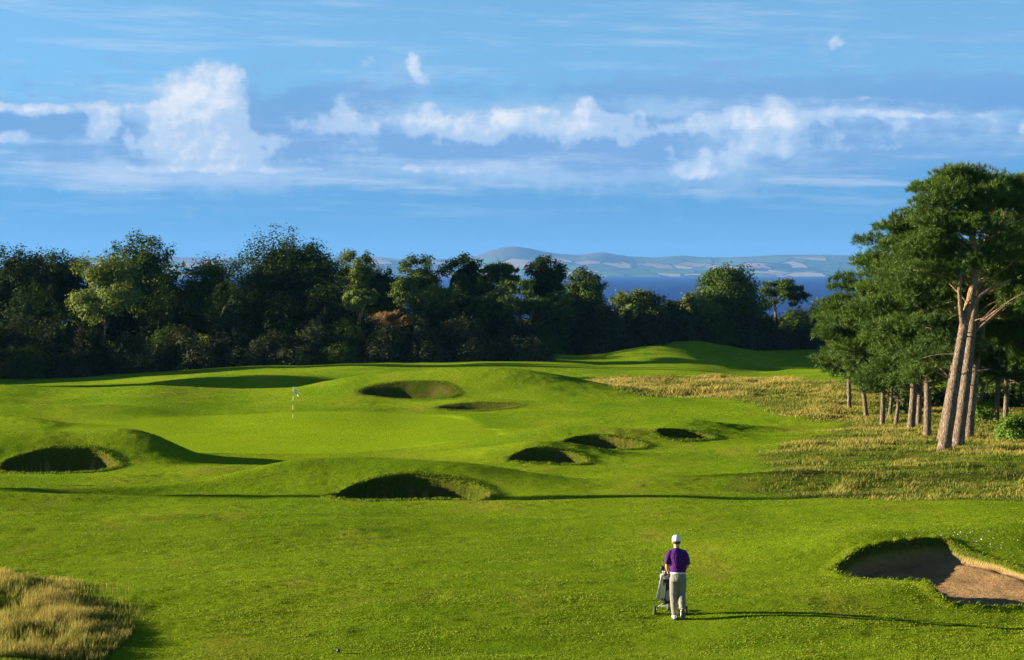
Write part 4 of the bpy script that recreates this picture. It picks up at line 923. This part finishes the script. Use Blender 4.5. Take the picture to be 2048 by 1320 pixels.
    # shoes
    def shoe(heel, toe, upv):
        h, t, u = np.array(heel), np.array(toe), unit(np.array(upv, float)); d = unit(t - h); sd = np.cross(d, u); L = np.linalg.norm(t - h)
        def sec(lst, sides=16):
            th = np.linspace(0, 2 * np.pi, sides, endpoint=False); V = []
            for a, w, lo, hi in lst:
                c = h + d * a * L + u * (lo + hi) / 2
                V.append(c + sd * w * np.cos(th)[:, None] + u * (hi - lo) / 2 * np.sin(th)[:, None])
            V = np.vstack(V); n = len(lst); i = np.arange(n * sides).reshape(n, sides)
            f = np.stack([i[:-1], np.roll(i[:-1], -1, 1), np.roll(i[1:], -1, 1), i[1:]], -1).reshape(-1, 4)
            c0, c1 = V[:sides].mean(0), V[-sides:].mean(0); V = np.vstack([V, c0, c1]); a = np.arange(sides)
            return V, f, np.vstack([np.stack([np.roll(a, -1), a, np.full(sides, n * sides)], -1), np.stack([i[-1], np.roll(i[-1], -1), np.full(sides, n * sides + 1)], -1)])
        o = fuse('shoe', [sec([(-.02, .028, .02, .075), (.06, .040, .014, .10), (.25, .042, .014, .115), (.42, .043, .014, .095), (.65, .050, .014, .070), (.85, .046, .014, .055), (.98, .024, .018, .040)])], SW, root)
        fuse('sole', [sec([(-.04, .026, -.002, .020), (.06, .043, -.004, .022), (.4, .040, -.004, .020), (.68, .053, -.004, .020), (.9, .046, -.004, .020), (1.02, .022, .0, .020)])], SO, o)
    shoe((-.068, -.075, .004), (-.085, .20, .004), (0, 0, 1))
    shoe((.085, -.195, .215), (.098, -.075, .012), (-.05, .85, .55))
    return x, y, z
def build_trolley(x, y, z):
    DK = plain('black_plastic', (.02, .02, .022), .5); GM = plain('grey_metal', (.55, .56, .57), .35, .5, .4); TY = plain('tyre_rubber', (.045, .045, .045), .9)
    RM = plain('rim_plastic', (.30, .30, .31), .5); BG = cloth('bag_fabric', (.03, .031, .036), 12, .004); BP = cloth('bag_panel', (.30, .30, .31), 12, .004); TW = cloth('towel_cloth', (.62, .61, .58), 16, .006)
    r = empty('golf_trolley', (x, y, z)); tag(r, 'two wheeled golf trolley with light grey frame pushed along by the person', 'golf trolley')
    wl, wr = np.array([-.450, .47, .103]), np.array([.205, .47, .103])
    fr = [ptube([wl + [.03, 0, 0], (-.36, .46, .20), (-.20, .44, .30)], [.011] * 3, 8), ptube([wr - [.03, 0, 0], (.08, .46, .20), (-.10, .44, .30)], [.011] * 3, 8),
          ptube([(-.15, .70, .10), (-.17, .50, .30), (-.20, .33, .62), (-.205, .24, .90)], [.016] * 4, 10), ptube([(-.36, .47, .20), (.08, .47, .20)], [.008] * 2, 8), ptube([(-.24, .50, .26), (-.06, .50, .26)], [.018] * 2, 8)]
    fuse('frame', fr, GM, r)
    fuse('handle', [ptube([(-.205, .24, .90), (-.20, .225, .945)], [.020] * 2, 10), ptube([(-.255, .245, .955), (-.14, .235, .955)], [.017] * 2, 10), ball((-.235, .26, .91), .045, .04, .05, 9)], DK, r)
    def wheel(c, nm='wheel'):
        e = fuse('wheel', [ptube([c - [.022, 0, 0], c + [.022, 0, 0]], [.028] * 2, 14)], RM, r)
        th = np.linspace(0, 2 * np.pi, 33)
        V, f, cp = tube(np.c_[np.full(33, c[0]), c[1] + .078 * np.cos(th), c[2] + .078 * np.sin(th)], .026, 10); V[:, 0] = c[0] + (V[:, 0] - c[0]) * 1.15
        mesh_np('tyre', V, [f, cp[:0]], [TY], e, smooth=True)
        sp = [ptube([c, c + [0, .066 * math.cos(a), .066 * math.sin(a)]], [.012, .010], 6) for a in np.linspace(0, 2 * np.pi, 6)[:-1]]
        V2, f2, c2 = tube(np.c_[np.full(33, c[0]), c[1] + .062 * np.cos(th), c[2] + .062 * np.sin(th)], .012, 8); sp.append((V2, f2, c2[:0]))
        fuse('rim', sp, RM, e)
    wheel(wl); wheel(wr)
    wheel(np.array([-.15, .78, .103]))
    b = empty('golf_bag', (x - .2, y + .45, z + .28)); tag(b, 'dark golf bag with a grey panel strapped upright on the trolley', 'golf bag')
    o = np.array([-.2, .45, .28])
    ax = lambda t: np.array([-.205 - .03 * t, .53 - .20 * t, .27 + .58 * t]) - o
    fuse('bag_body', [ptube([ax(t) for t in (0, .03, .3, .6, .9, 1.0)], [.085, .105, .108, .108, .112, .108], 20)], BG, b)
    fuse('pocket', [ptube([ax(t) + [-.075, -.02, 0] for t in (.08, .14, .4, .5)], [.03, .058, .058, .035], 14)], BG, b)
    fuse('pocket', [ptube([ax(t) + [.03, -.075, 0] for t in (.10, .15, .45, .52)], [.03, .055, .055, .03], 14)], BP, b)
    fuse('top_collar', [ptube([ax(.97), ax(1.03)], [.118, .118], 20)], BP, b)
    for k, (dx, dy, h) in enumerate(((-.05, .03, .16), (.04, .04, .13), (.0, -.03, .10), (.05, -.02, .08), (-.02, .06, .12))):
        p0, p1 = ax(.95) + [dx, dy, 0], ax(1.0) + [dx * 1.3, dy * 1.3 - .02, h]
        cl = fuse('club', [ptube([p0, p1], [.006, .006], 8)], GM, b)
        if k < 2: fuse('head_cover', [ball(p1, .05, .045, .055, 9)], DK, cl)
        else: fuse('club_head', [ball(p1, .032, .012, .022, 8)], GM, cl)
    fuse('strap', [ptube(lerp_pts([ax(.9) + [.10, -.05, 0], ax(.6) + [.17, -.08, 0], ax(.25) + [.10, -.05, 0]], 7), [.014] * 7, 8)], DK, b)
    # towel hanging down the side of the bag towards the viewer
    n = 14; u = np.linspace(0, 1, 9); V = []
    for i in range(n):
        t = i / (n - 1); wdt = .05 + .055 * t
        for k in u:
            fold = .022 * math.sin(k * 15 + 2 * t) * (.4 + t)
            V.append((-.285 - .045 * t + (k - .5) * wdt * 2, .24 + .16 * t - fold - .03 * math.sin(3 * t), .885 - .53 * t + .02 * k))
    V = np.array(V) - [-.28, .28, .6]; i = np.arange(n * 9).reshape(n, 9)
    f = np.stack([i[:-1, :-1], i[:-1, 1:], i[1:, 1:], i[1:, :-1]], -1).reshape(-1, 4)
    V2 = V + [0, .012, 0]; V = np.vstack([V, V2]); f2 = f[:, ::-1] + n * 9
    edge = np.r_[i[0, :-1], i[:-1, -1], i[-1, :0:-1], i[:0:-1, 0]]; e2 = np.roll(edge, -1)
    f = np.vstack([f, f2, np.stack([e2, edge, edge + n * 9, e2 + n * 9], -1)])
    t = mesh_np('towel', V, f, [TW], smooth=True); t.location = (x - .28, y + .28, z + .6)
    tag(t, 'pale grey towel hanging down the golf bag beside the person', 'towel')
def build_flag():
    x, y, z = pnt(586, 843, 90, 130)
    m, nt, b = new_mat('pole_paint'); sp = nt.nodes.new('ShaderNodeSeparateXYZ'); nt.links.new(objco(nt).o, sp.inputs[0])
    band = (G(nt, sp.outputs[2]) * 1.9).m('ADD', .16).m('FRACT').m('GREATER_THAN', .5)
    c = gmix(nt, band, (.10, .12, .03), (.80, .76, .40)); nt.links.new(c.o, b.inputs['Base Color']); b.inputs['Roughness'].default_value = .4
    r = empty('golf_flag', (x, y, z)); tag(r, 'white flag hanging limp on a thin banded pin in the middle of the green', 'golf flag')
    fuse('pole', [ptube([(-.01, 0, -.1), (.0, 0, 1.0), (.03, 0, 2.12)], [.015, .013, .011], 8)], m, r)
    fuse('finial', [ball((.03, 0, 2.13), .016, .016, .016, 6)], m, r)
    n, k = 14, 9; V = []
    for i in range(n):
        t = i / (n - 1)
        for j in range(k):
            u = j / (k - 1)
            V.append((.035 + u * (.14 + .16 * t) + .01 * math.sin(9 * t), .05 * math.sin(u * 8 + t * 3) * u, 2.08 - t * .36 - u * (.16 + .10 * t)))
    V = np.array(V); i = np.arange(n * k).reshape(n, k); f = np.stack([i[:-1, :-1], i[:-1, 1:], i[1:, 1:], i[1:, :-1]], -1).reshape(-1, 4)
    V = np.vstack([V, V + [0, .006, 0]]); f = np.vstack([f, f[:, ::-1] + n * k])
    mesh_np('flag_cloth', V, f, [cloth('flag_cloth', (.80, .80, .82), 20, .003)], r, smooth=True)
    hx_, hy, hz = x + .02, y, z
def build_marker():
    x, y, z = pnt(677, 1308, 25, 60)
    r = empty('tee_marker', (x, y, z)); tag(r, 'small round dark blue marker ball alone on the grass at the bottom edge', 'tee marker')
    P = plain('marker_paint', (.02, .015, .06), .35, .5)
    fuse('ball', [ball((0, 0, .055), .038, .038, .040, 14)], P, r); fuse('spike', [ptube([(0, 0, -.08), (0, 0, .03)], [.006, .010], 8)], P, r)
_p = build_person(); build_trolley(*_p); build_flag(); build_marker()
# ------------------------------------------------------------------ air
def build_haze():
    V = np.array([(sx * 10900, y, z) for sx in (-1, 1) for y in (-60, 23500) for z in (-33, 330)], float)
    f = np.array([(0, 1, 3, 2), (4, 6, 7, 5), (0, 4, 5, 1), (2, 3, 7, 6), (0, 2, 6, 4), (1, 5, 7, 3)])
    m = bpy.data.materials.new('haze'); m.use_nodes = True; nt = m.node_tree; nt.nodes.remove(nt.nodes['Principled BSDF'])
    v = nt.nodes.new('ShaderNodeVolumePrincipled'); v.inputs['Color'].default_value = HAZE_COL; v.inputs['Density'].default_value = HAZE_D; v.inputs['Anisotropy'].default_value = 0
    nt.links.new(v.outputs[0], nt.nodes['Material Output'].inputs['Volume'])
    tag(mesh_np('haze', V, f, [m]), kind='stuff')
HAZE_COL, HAZE_D = (.17, .43, .95, 1), 3.0e-5
build_haze()
